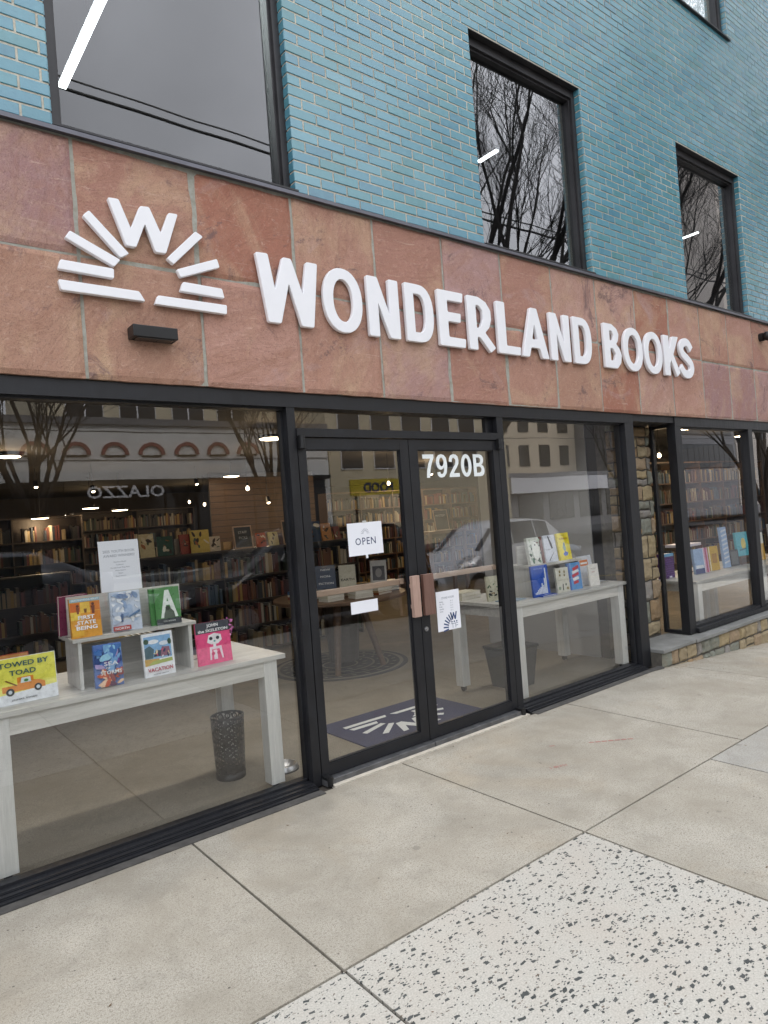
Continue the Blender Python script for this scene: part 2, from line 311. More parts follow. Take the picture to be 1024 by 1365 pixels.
# flat outline -> extruded bevelled mesh in the facade plane (x, z), front towards -y
def rpoly(pts, r, n=3):
    outp = []; N = len(pts)
    for i in range(N):
        p0 = Vector(pts[i - 1]); p = Vector(pts[i]); p1 = Vector(pts[(i + 1) % N])
        a = (p0 - p); b = (p1 - p); ra = min(r, a.length * .45); rb = min(r, b.length * .45)
        A = p + a.normalized() * ra; B = p + b.normalized() * rb
        for k in range(n + 1):
            t = k / n; outp.append(tuple(A * (1 - t) ** 2 + p * 2 * t * (1 - t) + B * t * t))
    return outp
def outline_mesh(loops, half, bev, front, name='shape'):
    cu = bpy.data.curves.new(name, 'CURVE'); cu.dimensions = '2D'; cu.fill_mode = 'BOTH'
    cu.extrude = max(0, half - bev); cu.bevel_depth = bev; cu.bevel_resolution = 2; cu.offset = -bev
    for lp in loops:
        sp = cu.splines.new('POLY'); sp.points.add(len(lp) - 1); sp.use_cyclic_u = True
        for i, q in enumerate(lp): sp.points[i].co = (q[0], q[1], 0, 1)
    return curve_to_mesh(cu, front + half)
def curve_to_mesh(cu, yc):
    o = bpy.data.objects.new('tmp', cu); C.objects.link(o)
    dg = bpy.context.evaluated_depsgraph_get(); me = bpy.data.meshes.new_from_object(o.evaluated_get(dg)); C.objects.unlink(o); bpy.data.objects.remove(o)
    me.transform(Matrix(((1, 0, 0, 0), (0, 0, -1, yc), (0, 1, 0, 0), (0, 0, 0, 1)))); return me
def text_mesh(body, size, bold=0.0, sx=1.0, ext=.0004, align='CENTER', res=2, space=1.0):
    cu = bpy.data.curves.new('lettering', 'FONT'); cu.body = body; cu.size = size; cu.extrude = ext; cu.offset = bold * size; cu.align_x = align; cu.resolution_u = res
    cu.space_character = space
    o = bpy.data.objects.new('tmp', cu); C.objects.link(o)
    dg = bpy.context.evaluated_depsgraph_get(); me = bpy.data.meshes.new_from_object(o.evaluated_get(dg)); C.objects.unlink(o); bpy.data.objects.remove(o)
    me.transform(Matrix(((sx, 0, 0, 0), (0, 0, -1, 0), (0, 1, 0, 0), (0, 0, 0, 1)))); return me
def text(body, size, mat, parent, loc, bold=0.0, sx=1.0, ext=.0004, name='lettering', align='CENTER', space=1.0, width=None):
    me = text_mesh(body, size, bold, sx, ext, align, space=space)
    if width:
        xs = [q.co.x for q in me.vertices]; w = max(xs) - min(xs); me.transform(Matrix.Diagonal((width / w, 1, 1, 1)))
    me.materials.clear(); me.materials.append(mat); o = link(name, me, parent); o.location = loc; return o

# ================================================================ SETTING: ground
def zg(x): return 0.0 if x < 5.7 else -0.066 * (x - 5.7)
JX = [-9.6, -8.2, -6.8, -5.3, -3.9, -2.5, -1.55, -0.13, 1.29, 2.714, 4.407, 6.1, 7.6, 9.1, 10.6, 12.1, 13.6, 15.1]
def slab_grid(mb, xs, ya, yb, gap=.006, mi=0):
    for i in range(len(xs) - 1):
        a = xs[i] + gap; b = xs[i + 1] - gap
        segs = max(1, int((b - a) / .35)); 
        ed = lambda y, x: y + .0035 * noise.noise(Vector((x * 6, y * 3, 1)))
        top = []; 
        vs = []; n = segs + 1
        for k in range(n):
            x = a + (b - a) * k / segs
            for y in (ya + gap, yb - gap): vs.append((x, ed(y, x), zg(x)))
        for k in range(n):
            x = a + (b - a) * k / segs
            for y in (ya + gap, yb - gap): vs.append((x, ed(y, x), zg(x) - .03))
        fs = []
        for k in range(segs):
            fs.append((2 * k, 2 * k + 2, 2 * k + 3, 2 * k + 1))
            fs.append((2 * k, 2 * n + 2 * k, 2 * n + 2 * k + 2, 2 * k + 2)); fs.append((2 * k + 1, 2 * k + 3, 2 * n + 2 * k + 3, 2 * n + 2 * k + 1))
        fs.append((0, 1, 2 * n + 1, 2 * n)); e = 2 * segs; fs.append((e, 2 * n + e, 2 * n + e + 1, e + 1))
        mb.add(vs, fs, mi)
sw = MB()
slab_grid(sw, JX, -1.48, -.085)
slab_grid(sw, [-9.6, -6.8, -3.9, -.13, 1.293], -3.4, -1.48, mi=1)
slab_grid(sw, [1.293, 2.714], -3.4, -1.48, mi=1)
slab_grid(sw, [2.714, 3.97], -3.4, -1.48, mi=0)
slab_grid(sw, [3.97, 5.6, 7.6, 9.1, 10.6, 12.1, 15.1], -1.83, -1.48, mi=2)
slab_grid(sw, [3.97, 5.6, 7.6, 9.1, 10.6, 12.1, 15.1], -3.4, -1.83, mi=2)
slab_grid(sw, JX, -5.0, -3.4, mi=2)
tag(sw.build('sidewalk', [M_CONC, M_TERR, M_CONC2], fix=True), kind='structure')
gr = MB()
def sheet(mb, x0, x1, y0, y1, dz, mi=0, n=24):
    for i in range(n):
        a = x0 + (x1 - x0) * i / n; b = x0 + (x1 - x0) * (i + 1) / n
        mb.add([(a, y0, zg(a) + dz), (b, y0, zg(b) + dz), (b, y1, zg(b) + dz), (a, y1, zg(a) + dz)], [(0, 1, 2, 3)], mi)
gj = MB(); sheet(gj, -9.6, 15.1, -5.0, 0.2, -.012); tag(gj.build('sidewalk_bed', M_GAP), kind='structure')
far = MB(); far.add([(-300, -300, -1.4), (300, -300, -1.4), (300, 300, -1.4), (-300, 300, -1.4)], [(0, 1, 2, 3)]); tag(far.build('ground', M_ASPH), kind='structure')
rd = MB(); sheet(rd, -60, 90, -17, -5.15, -.15, n=60); rd2 = MB()
tag(rd.build('road', M_ASPH), kind='structure')
kb = MB(); sheet(kb, -60, 90, -5.15, -5.0, 0.0, n=60)
for i in range(60):
    a = -60 + 2.5 * i; b = a + 2.5; kb.add([(a, -5.15, zg(a)), (b, -5.15, zg(b)), (b, -5.15, zg(b) - .16), (a, -5.15, zg(a) - .16)], [(0, 1, 2, 3)])
tag(kb.build('kerb', M_CONC2, fix=False), kind='structure')
fs_ = MB(); sheet(fs_, -60, 90, -22, -17, -.03, n=60); sheet(fs_, -60, -9.6, -5.0, 0.2, 0.0, n=8); sheet(fs_, 15.1, 90, -5.0, .2, 0, n=30); tag(fs_.build('far_pavement', M_CONC2), kind='structure')
ln = MB(); sheet(ln, -60, 90, -11.15, -11.03, -.146, n=60); tag(ln.build('road_marking', plain('yellow_road_paint', (.6, .42, .05), .8)), kind='structure')
# dark strip along the shopfront + pale bedding under the door sill
st = MB(); st.box((-9.6, -.125, -.02), (2.11, -.062, .006)); st.box((4.05, -.125, -.02), (5.88, -.062, .005)); tag(st.build('sealant_strip', M_TAR), kind='structure')
st = MB(); st.box((2.2, -.088, -.02), (4.0, -.052, .008)); tag(st.build('bedding_strip', M_MORTW), kind='structure')
# interior floor, ceiling, back walls
fl = MB(); fl.box((-5, .09, -.1), (6.3, 16, .001)); fl.box((6.3, .09, -.25), (17, 16, -.15)); tag(fl.build('floor', M_INFL), kind='structure')
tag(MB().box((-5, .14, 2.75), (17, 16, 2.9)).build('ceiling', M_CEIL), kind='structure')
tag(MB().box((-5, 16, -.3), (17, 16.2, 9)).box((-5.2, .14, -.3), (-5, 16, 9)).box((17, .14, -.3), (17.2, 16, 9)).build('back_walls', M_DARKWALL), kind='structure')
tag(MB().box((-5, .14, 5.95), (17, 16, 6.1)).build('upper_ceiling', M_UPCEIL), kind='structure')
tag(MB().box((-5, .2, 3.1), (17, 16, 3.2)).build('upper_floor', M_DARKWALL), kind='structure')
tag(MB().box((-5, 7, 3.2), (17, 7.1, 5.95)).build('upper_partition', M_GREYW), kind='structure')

# ================================================================ THE BUILDING
B = thing('brick_building', 'teal glazed brick building with red sandstone band and black framed shopfront at street level', 'building')
XL, XR, ZT = -9.0, 15.1, 9.6
OPEN = []
for x0, x1 in ((-5.4, -3.98), (-2.3, -.88), (.894, 2.294), (3.985, 5.416), (7.111, 8.577), (10.25, 11.68), (13.3, 14.7)):
    OPEN.append((x0, x1, 3.64, 5.347)); OPEN.append((x0, x1, 6.99, 8.72))
# mortar backing (with holes) as boxes between openings
bk = MB()
def solid_rows(mb, y0, y1, ext):
    zs = [3.63, 5.347, 6.99, 8.72, ZT]
    for k in range(4):
        z0, z1 = zs[k], zs[k + 1]
        if k in (1, 3): mb.box((XL, y0, z0), (XR, y1, z1)); continue
        xs = sorted([(a, b) for a, b, c, d in OPEN if abs(c - (3.64 if k == 0 else 6.99)) < .01]); cur = XL
        for a, b in xs: mb.box((cur, y0, z0), (a, y1, z1)); cur = b
        mb.box((cur, y0, z0), (XR, y1, z1))
solid_rows(bk, .0042, .24, 0)
bk.build('mortar_wall', M_MORTAR, B)
br = MB(); BH, BW, JT = .0682, .2033, .0118
def brick(u0, u1, z0, z1, face, off):
    # face 'y': front face towards -y at y=0 ; face 'x': reveal, plane x=off towards -x (or +x)
    c = .0022; t = rnd.uniform(-.0013, .0013); a1 = rnd.uniform(-.0010, .0010); a2 = rnd.uniform(-.0008, .0008)
    P_ = [(u0, z0), (u1, z0), (u1, z1), (u0, z1)]; I_ = [(u0 + c, z0 + c), (u1 - c, z0 + c), (u1 - c, z1 - c), (u0 + c, z1 - c)]
    d = [t - a1 - a2, t + a1 - a2, t + a1 + a2, t - a1 + a2]
    if face == 'y':
        vs = [(u, .009, z) for u, z in P_] + [(P_[i][0], c * .6 + d[i], P_[i][1]) for i in range(4)] + [(I_[i][0], d[i], I_[i][1]) for i in range(4)]
    else:
        s = -1 if face == 'x-' else 1
        vs = [(off, u, z) for u, z in P_] + [(off + s * (.0035 + d[i] * .5), P_[i][0], P_[i][1]) for i in range(4)] + [(off + s * (.005 + d[i] * .5), I_[i][0], I_[i][1]) for i in range(4)]
    fs = []
    for i in range(4):
        j = (i + 1) % 4; fs.append((i, j, 4 + j, 4 + i)); fs.append((4 + i, 4 + j, 8 + j, 8 + i))
    fs.append((8, 9, 10, 11))
    if face == 'x-': fs = [tuple(reversed(f)) for f in fs]
    br.add(vs, fs)
nrow = int((ZT - 3.65) / BH)
for r in range(nrow):
    z0 = 3.655 + r * BH; z1 = z0 + BH - JT; zc = (z0 + z1) / 2
    ints = sorted([(a, b) for a, b, c, d in OPEN if c < zc < d]); spans = []; cur = XL
    for a, b in ints: spans.append((cur, a)); cur = b
    spans.append((cur, XR))
    for a, b in spans:
        st_ = a; base = XL + (r % 2) * BW / 2
        k = math.floor((a - base) / BW); x = base + k * BW
        while x < b:
            u0 = max(x + JT / 2, a); u1 = min(x + BW - JT / 2, b)
            if a > XL and u0 == a: u0 = a - .004
            if u1 - u0 > .012: brick(u0, u1, z0 + rnd.uniform(-.0008, .0008), z1 + rnd.uniform(-.0008, .0008), 'y', 0)
            x += BW
    for a, b in ints:
        brick(.004, .062 + (.0 if r % 2 else .0), z0, z1, 'x-', b)
        brick(.004, .062, z0, z1, 'x+', a)
br.build('brick_wall', M_BRICK, B)

# stone band
sb = MB(); xs = [.97 + .6295 * k for k in range(-16, 23)]; zj = 3.008
def slab(x0, x1, z0, z1, seed):
    nx, nz_ = 26, 24; off = rnd.uniform(-.004, .004); tx = rnd.uniform(-.003, .003); vs = []; fs = []
    sv = Vector((seed * 7.3, seed * 3.1, 0))
    for j in range(nz_ + 1):
        for i in range(nx + 1):
            fx = i / nx; fz = j / nz_
            x = x0 + (x1 - x0) * fx; z = z0 + (z1 - z0) * fz
            if i in (0, nx): x += .0035 * noise.noise(Vector((x * 2, z * 9, seed)))
            if j in (0, nz_): z += .0035 * noise.noise(Vector((x * 9, z * 2, seed)))
            p = Vector(((x * .8 + z * .6) * 2.2, (z * .8 - x * .6) * 5.0, 0)) + sv
            h = noise.fractal(p, 1.0, 2.0, 4)
            t = h * 3; tt = math.floor(t); fr = t - tt; stp = (tt + min(1, max(0, (fr - .35) / .3))) / 3
            e = min(fx * (x1 - x0), (1 - fx) * (x1 - x0), fz * (z1 - z0), (1 - fz) * (z1 - z0))
            edge = .009 * max(0, 1 - e / .012)
            vs.append((x, -.030 + off + tx * (fx - .5) - .0038 * (.7 * stp + .3 * h) + edge, z))
    W_ = nx + 1
    for j in range(nz_):
        for i in range(nx):
            a = j * W_ + i; fs.append((a, a + 1, a + 1 + W_, a + W_))
    o = len(vs); bord = [i for i in range(nx + 1)] + [j * W_ + nx for j in range(1, nz_ + 1)] + [nz_ * W_ + i for i in range(nx - 1, -1, -1)] + [j * W_ for j in range(nz_ - 1, 0, -1)]
    for b_ in bord: vs.append((vs[b_][0], .0, vs[b_][2]))
    n = len(bord)
    for k in range(n): fs.append((bord[k], o + k, o + (k + 1) % n, bord[(k + 1) % n]))
    sb.add(vs, fs)
sd_ = 0
for i in range(len(xs) - 1):
    jw = .009; zs_ = (2.392, zj - .007, zj + .007, 3.592) 
    sd_ += 1; slab(xs[i] + jw, xs[i + 1] - jw, zs_[0], zs_[1], sd_); sd_ += 1; slab(xs[i] + jw, xs[i + 1] - jw, zs_[2] + rnd.uniform(-.002, .002), zs_[3], sd_)
sb.build('stone_cladding', M_SAND, B)
MB().box((XL, -.020, 2.394), (XR, .14, 3.612)).build('stone_mortar', M_JOINT, B)
fm = MB()
fm.box((XL, -.062, 3.604), (XR, .20, 3.618)).box((XL, -.062, 3.596), (XR, -.056, 3.604)).box((XL, -.030, 3.618), (XR, .004, 3.634)).box((XL, .004, 3.618), (XR, .2, 3.64))
fm.build('flashing', M_FLASH, B)
# windows
def window(x0, x1, z0, z1, third=False):
    t = .05; y0, y1 = .058, .13
    f = MB(); f.box((x0, y0, z0), (x0 + t, y1 + .03, z1)).box((x1 - t, y0, z0), (x1, y1 + .03, z1)).box((x0 + t, y0 + .002, z1 - .075), (x1 - t, y1 + .028, z1)).box((x0 + t, y0 + .002, z0), (x1 - t, y1 + .028, z0 + .055))
    f.box((x0 + t, y0 + .022, z0 + .055), (x0 + t + .018, y1 + .026, z1 - .075)).box((x1 - t - .018, y0 + .022, z0 + .055), (x1 - t, y1 + .026, z1 - .075))
    f.box((x0 + t + .018, y0 + .024, z1 - .093), (x1 - t - .018, y1 + .024, z1 - .075)).box((x0 + t + .018, y0 + .024, z0 + .055), (x1 - t - .018, y1 + .024, z0 + .07))
    # metal lining of the soffit
    f.box((x0 + .001, .002, z1 - .006), (x1 - .001, y0, z1 - .001))
    o = f.build('window', M_WFR, B)
    MB().box((x0 + t + .01, .124, z0 + .06), (x1 - t - .01, .132, z1 - .08)).build('pane', M_UPGLASS, o)
    if third: MB().box((x0 - .02, -.03, z0 - .022), (x1 + .02, y0, z0 - .004)).build('sill', M_BLACK, o)
    else: MB().box((x0, -.03, z0 + .0005), (x1, y0 - .001, z0 + .012)).build('sill', M_WFR, o)
for a, b, c_, d in OPEN: window(a, b, c_, d, c_ > 6)

# ---- shopfront
f = MB()
H0, H1 = 2.302, 2.388
f.box((XL, -.004, H0), (5.875, .11, H1)).box((5.875, .006, 2.325), (6.64, .28, H1)).box((6.64, -.004, 2.295), (XR, .11, H1))
f.box((XL, .03, H0 - .012), (2.1, .10, H0)).box((4.05, .03, H0 - .012), (5.73, .10, H0))
def post(x0, x1, z0, z1, lip=1):
    f.box((x0, .0, z0), (x1, .012, z1)); f.box((x0 + .002, .012, z0), (x1 - .002, .038, z1)); f.box((x0, .038, z0), (x1, .12, z1))
    f.box((x0 - .013, .052, z0), (x0, .10, z1)); f.box((x1, .052, z0), (x1 + .010, .10, z1))
post(2.105, 2.162, 0, H0); post(3.970, 4.038, 0, H0); post(5.735, 5.875, 0, H0); post(-.75, -.68, 0, H0); post(-3.6, -3.53, 0, H0); post(-6.4, -6.33, 0, H0)
for a, b in ((XL, -6.4), (-6.33, -3.6), (-3.53, -.75), (-.68, 2.105), (4.038, 5.735)):
    f.box((a, -.06, 0), (b, -.028, .014)).box((a, -.028, 0), (b, .006, .026)).box((a, .006, 0), (b, .052, .034)).box((a, .052, 0), (b, .11, .048)).box((a, -.034, .014), (b, -.028, .019)).box((a, 0, .026), (b, .006, .031))
# transom bar above the doors
f.box((2.162, -.012, 2.122), (3.970, .10, 2.174))
f.box((2.162, .03, 2.174), (2.18, .09, H0)).box((3.9, .055, 2.174), (3.97, .09, H0))
fr = f.build('shopfront_frame', M_FRAME, B)
for a, b, z0, z1 in ((XL, -6.4, .04, H0), (-6.33, -3.6, .04, H0), (-3.53, -.75, .04, H0), (-.68, 2.105, .04, H0), (4.038, 5.735, .04, H0), (2.162, 3.97, 2.17, H0)):
    MB().box((a, .073, z0), (b, .081, z1)).build('pane', M_SHOPGLASS, fr)
# right-hand bay
g2 = MB(); zb = .168
g2.box((6.64, 0, zb), (6.765, .09, 2.295)).box((6.64, .255, zb), (6.70, .285, 2.325)).box((6.645, .09, zb), (6.69, .255, zb + .03)).box((6.645, .09, 2.29), (6.69, .255, 2.325))
for a, b in ((8.30, 8.40), (9.95, 10.05), (11.6, 11.7), (13.2, 13.3)):
    g2.box((a, 0, zb), (b, .012, 2.295)).box((a + .002, .012, zb), (b - .002, .036, 2.295)).box((a, .036, zb), (b, .1, 2.295))
g2.box((6.765, -.03, zb), (XR, .01, zb + .045)).box((6.765, .01, zb), (XR, .1, zb + .07)).box((6.765, .03, 2.28), (XR, .09, 2.295))
fr2 = g2.build('shopfront_frame', M_FRAME, B)
for a, b in ((6.765, 8.30), (8.40, 9.95), (10.05, 11.6), (11.7, 13.2), (13.3, XR)):
    MB().box((a, .066, zb + .06), (b, .074, 2.29)).build('pane', M_SHOPGLASS, fr2)
MB().box((6.664, .09, zb + .03), (6.672, .255, 2.29)).build('pane', M_SHOPGLASS, fr2)
# doors
def door(x0, x1, s0, s1, hx0, hx1, hm, lock):
    d = MB(); z0, z1 = .042, 2.116
    d.box((x0, .0, z0), (s0, .045, z1)).box((s1, .0, z0), (x1, .045, z1)).box((s0, .001, 2.045), (s1, .044, z1)).box((s0, .001, z0), (s1, .044, .112))
    d.box((s0, .008, .112), (s0 + .006, .038, 2.045)).box((s1 - .006, .008, .112), (s1, .038, 2.045)).box((s0 + .006, .008, 2.038), (s1 - .006, .038, 2.045)).box((s0 + .006, .008, .112), (s1 - .006, .038, .12))
    o = d.build('door', M_FRAME, B)
    MB().box((s0 + .004, .018, .115), (s1 - .004, .026, 2.042)).build('pane', M_SHOPGLASS, o)
    h = MB(); h.box((hx0, -.062, .903), (hx1, -.030, 1.183), 0, .003).box((hx0 + .02, -.03, .96), (hx0 + .05, .0, .985)).box((hx0 + .02, -.03, 1.10), (hx0 + .05, .0, 1.125)); h.build('handle', hm, o)
    MB().box((s0 + .001, .058, 1.125), (s1 - .001, .085, 1.163), 0, .004).box((s0 + .02, .045, 1.13), (s0 + .05, .058, 1.155)).box((s1 - .05, .045, 1.13), (s1 - .02, .058, 1.155)).build('push_bar', M_BAR, o)
    if lock:
        l = MB(); l.tube((3.092, .0, .80), (3.092, -.006, .80), .017, .016, 20); l.tube((3.092, -.006, .80), (3.092, -.012, .80), .009, .008, 16); l.build('lock', M_CHROME, o)
    return o
dl = door(2.168, 3.050, 2.224, 2.975, 2.948, 3.012, M_HANDLEL, False)
dr = door(3.055, 3.966, 3.135, 3.905, 3.046, 3.140, M_HANDLE, True)
th = MB(); th.box((2.165, -.052, 0), (3.05, .06, .038), 0, .003).box((3.056, -.052, 0), (3.968, .06, .038), 0, .003).build('threshold', M_SILLM, B)
for x in (2.187, 3.96):
    hg = MB(); hg.tube((x, -.028, 2.05), (x, -.028, 2.125), .016, .016, 12); hg.box((x - .02, -.03, 2.045), (x + .02, 0, 2.13)); hg.build('pivot_hinge', M_BLACK, B)
    hg = MB(); hg.tube((x, -.056, .005), (x, -.056, .058), .018, .018, 12); hg.box((x - .022, -.06, .0385), (x + .022, -.0, .055)); hg.build('pivot_hinge', M_BLACK, B)

# ---- rubble stone pillar / base
def rubble(mb, P0, U, N, ulen, z0f, z1, rowh, wmin, wmax, seed, dep=.03):
    rg = random.Random(seed); P0 = Vector(P0); U = Vector(U); N = Vector(N)
    z = 0; zmin = z0f; row = 0
    while z < z1 - zmin - .02:
        h = rg.uniform(*rowh); 
        if z + h > z1 - zmin - .05: h = z1 - zmin - z
        u = 0 if row % 2 else -rg.uniform(0, wmin)
        while u < ulen:
            w = rg.uniform(wmin, wmax); a = max(0, u); b = min(ulen, u + w)
            if b - a > .025:
                pieces = [(a, b, z, z + h)]
                if h > .15 and rg.random() < .3: zz = z + h * rg.uniform(.4, .6); pieces = [(a, b, z, zz), (a, b, zz, z + h)]
                for (pa, pb, za, zb2) in pieces:
                    n = 7; vs = []; fs = []; j = .007; dd = dep * rg.uniform(.6, 1.1); sk = rg.uniform(-.01, .01)
                    for q in range(n + 1):
                        for p in range(n + 1):
                            fu = p / n; fz = q / n
                            uu = pa + j + (pb - pa - 2 * j) * fu; zz = zmin + za + j + (zb2 - za - 2 * j) * fz
                            e = min(fu, 1 - fu) * (pb - pa); e2 = min(fz, 1 - fz) * (zb2 - za)
                            k = min(1, e / .02) ** .5 * min(1, e2 / .02) ** .5
                            nv = noise.fractal(Vector((uu * 9, zz * 9, seed)), 1, 2, 3)
                            uu += .011 * noise.noise(Vector((zz * 17, uu * 4, seed))); zz += .012 * noise.noise(Vector((uu * 13, zz * 4, seed + 4)))
                            vs.append(P0 + U * uu + Vector((0, 0, zz)) + N * (dd * k * (1 + sk * 12 * (fu - .5) - sk * 8 * (fz - .5)) + .017 * nv * k))
                    for q in range(n):
                        for p in range(n): a_ = q * (n + 1) + p; fs.append((a_, a_ + 1, a_ + n + 2, a_ + n + 1))
                    mb.add(vs, fs)
            u += w
        z += h; row += 1
pl = MB(); rubble(pl, (5.90, .30, 0), (1, 0, 0), (0, -1, 0), .74, .165, 2.33, (.11, .24), .13, .34, 3, .022)
rubble(pl, (5.90, .33, 0), (0, -1, 0), (-1, 0, 0), .22, .0, 2.38, (.11, .2), .08, .2, 5, .02)
MB().box((5.905, .31, .1), (6.62, .45, 2.38)).box((5.905, .115, 0), (5.985, .31, 2.38)).build('pillar_core', M_RUBJ, B)
pl.build('stone_pillar', M_RUB, B, fix=True)
bs = MB(); rubble(bs, (5.885, -.10, 0), (1, 0, 0), (0, -1, 0), 2.6, -.20, .126, (.15, .21), .09, .24, 9, .022); rubble(bs, (8.485, -.10, 0), (1, 0, 0), (0, -1, 0), 6.6, -.62, .126, (.14, .22), .09, .25, 11, .022)
bs.build('stone_base', M_RUB, B, fix=True)
MB().box((5.885, -.095, -.7), (XR, .1, .122)).build('base_core', M_RUBJ, B)
ls = MB(); xx = 5.882
while xx < XR - .3:
    w = min(rnd.uniform(.5, .95), XR - xx); ls.box((xx, -.138 + rnd.uniform(-.008, .008), .124), (xx + w - .004, .005 if xx > 6.63 else .27, .160 + rnd.uniform(-.003, .004)), 0, .005); xx += w
ls.build('ledge', M_BLUEST, B)

# interior divider
dv = MB(); dv.box((5.92, .58, -.14), (6.28, 2.1, 2.75)); dvo = dv.build('divider_wall', M_GREYW); MB().box((5.93, .46, -.14), (6.2, .579, 2.745)).build('post', M_BLACK, dvo); tag(dvo, 'grey painted divider wall standing indoors behind the right-hand book table', 'wall')

# ================================================================ LETTER SIGN
def circ(cx, cz, rx, rz, a0=0, a1=360, n=36, pw=1.0):
    o_ = []
    for i in range(n + (0 if abs(a1 - a0) >= 359 else 1)):
        t = math.radians(a0 + (a1 - a0) * i / n); c_, s_ = math.cos(t), math.sin(t)
        o_.append((cx + rx * math.copysign(abs(c_) ** pw, c_), cz + rz * math.copysign(abs(s_) ** pw, s_)))
    return o_
def stroke(pts, w, n=10):
    P_ = []; 
    for i in range(len(pts) - 1):   # catmull rom
        p0 = Vector(pts[max(0, i - 1)]); p1 = Vector(pts[i]); p2 = Vector(pts[i + 1]); p3 = Vector(pts[min(len(pts) - 1, i + 2)])
        for k in range(n):
            t = k / n; P_.append(.5 * ((2 * p1) + (p2 - p0) * t + (2 * p0 - 5 * p1 + 4 * p2 - p3) * t * t + (3 * p1 - p0 - 3 * p2 + p3) * t ** 3))
    P_.append(Vector(pts[-1])); L, R_ = [], []
    for i, p in enumerate(P_):
        d = (P_[min(i + 1, len(P_) - 1)] - P_[max(i - 1, 0)]).normalized(); nrm = Vector((-d.y, d.x)); L.append(tuple(p + nrm * w / 2)); R_.append(tuple(p - nrm * w / 2))
    return L + R_[::-1]
ZB, ZTp = 2.786, 3.190
sgn = thing('letter_sign', 'raised white capital letters reading WONDERLAND BOOKS across the red sandstone band', 'sign', (2, -.03, 2.786))
def put_letter(loops, name='letter', parent=None, front=-.068):
    me = outline_mesh(loops, .0145, .003, front); me.materials.clear(); me.materials.append(M_WHITE)
    par = parent or sgn; o = link(name, me, par); o.matrix_parent_inverse = Matrix.Translation(par.location).inverted(); return o
r_ = .012; RP = lambda p: rpoly(p, r_)
def Wl(x, z0=ZB, z1=ZTp): return [RP([(x, z1), (x + .080, z1 + .004), (x + .115, 2.985), (x + .180, z1), (x + .238, z1), (x + .305, 2.985), (x + .345, z1), (x + .425, z1), (x + .372, z0), (x + .285, z0), (x + .212, 3.035), (x + .142, z0), (x + .058, z0)])]
def Ol(x, w=.30): cx = x + w / 2; cz = (ZB + ZTp) / 2; return [circ(cx, cz, w / 2, .206, pw=.92), circ(cx, cz, w / 2 - .075, .136, pw=.95)]
def Nl(x, w=.265): return [RP([(x, ZTp - .005), (x + .088, ZTp - .005), (x + w - .085, 2.94), (x + w - .082, ZTp - .005), (x + w, ZTp - .005), (x + w, ZB), (x + w - .09, ZB), (x + .085, 3.015), (x + .085, ZB), (x, ZB)])]
def Dl(x, w=.258):
    o1 = RP([(x, ZB), (x, ZTp)] + circ(x + w - .135, (ZB + ZTp) / 2, .135, .202, 90, -90, 14, .85)); o2 = [(x + .078, ZB + .068), (x + .078, ZTp - .068)] + circ(x + w - .140, (ZB + ZTp) / 2, .063, .134, 90, -90, 10, .85)
    return [o1, o2]
def El(x, w=.262): return [RP([(x, ZTp), (x + w - .005, ZTp), (x + w - .014, ZTp - .07), (x + .092, ZTp - .07), (x + .092, 3.036), (x + w - .038, 3.036), (x + w - .045, 2.968), (x + .092, 2.968), (x + .092, 2.855), (x + w, 2.853), (x + w - .01, ZB), (x, ZB)])]
def Rl(x, w=.27):
    o1 = RP([(x, ZB), (x, ZTp), (x + .12, ZTp), (x + .20, ZTp - .03), (x + .248, 3.10), (x + .250, 3.03), (x + .222, 2.965), (x + .175, 2.925), (x + w + .015, 2.818), (x + w - .045, 2.776), (x + .115, 2.885), (x + .088, 2.885), (x + .088, ZB)])
    return [o1, RP([(x + .088, 3.125), (x + .12, 3.125), (x + .158, 3.09), (x + .160, 3.025), (x + .13, 2.965), (x + .088, 2.95)])]
def Ll(x, w=.26): return [RP([(x, ZTp), (x + .095, ZTp), (x + .095, 2.852), (x + w, 2.852), (x + w - .012, ZB), (x, ZB)])]
def Al(x, w=.335): return [RP([(x + .128, ZTp), (x + .208, ZTp), (x + w, ZB), (x + w - .086, ZB), (x + w - .115, 2.865), (x + .112, 2.865), (x + .085, ZB), (x, ZB)]), RP([(x + .166, 3.062), (x + .198, 2.935), (x + .132, 2.935)])]
def Bl(x, w=.265):
    o1 = RP([(x, ZB), (x, ZTp), (x + .13, ZTp), (x + .205, ZTp - .035), (x + .235, 3.105), (x + .215, 3.04), (x + .185, 3.012), (x + .235, 2.975), (x + .265, 2.915), (x + .245, 2.84), (x + .185, ZB)])
    return [o1, RP([(x + .088, 3.128), (x + .125, 3.128), (x + .152, 3.09), (x + .140, 3.045), (x + .088, 3.035)]), RP([(x + .088, 2.968), (x + .135, 2.965), (x + .172, 2.92), (x + .155, 2.865), (x + .088, 2.852)])]
def Kl(x, w=.29): return [RP([(x, ZTp), (x + .10, ZTp), (x + .10, 3.055), (x + .175, ZTp), (x + w, ZTp + .005), (x + .175, 3.005), (x + w, 2.83), (x + .225, 2.782), (x + .125, 2.945), (x + .10, 2.90), (x + .10, ZB), (x, ZB)])]
def Sl(x, w=.30): return [stroke([(x + w - .035, 3.088), (x + .205, 3.148), (x + .125, 3.152), (x + .062, 3.10), (x + .085, 3.035), (x + .17, 2.988), (x + .245, 2.935), (x + .252, 2.875), (x + .195, 2.828), (x + .105, 2.832), (x + .03, 2.895)], .082)]
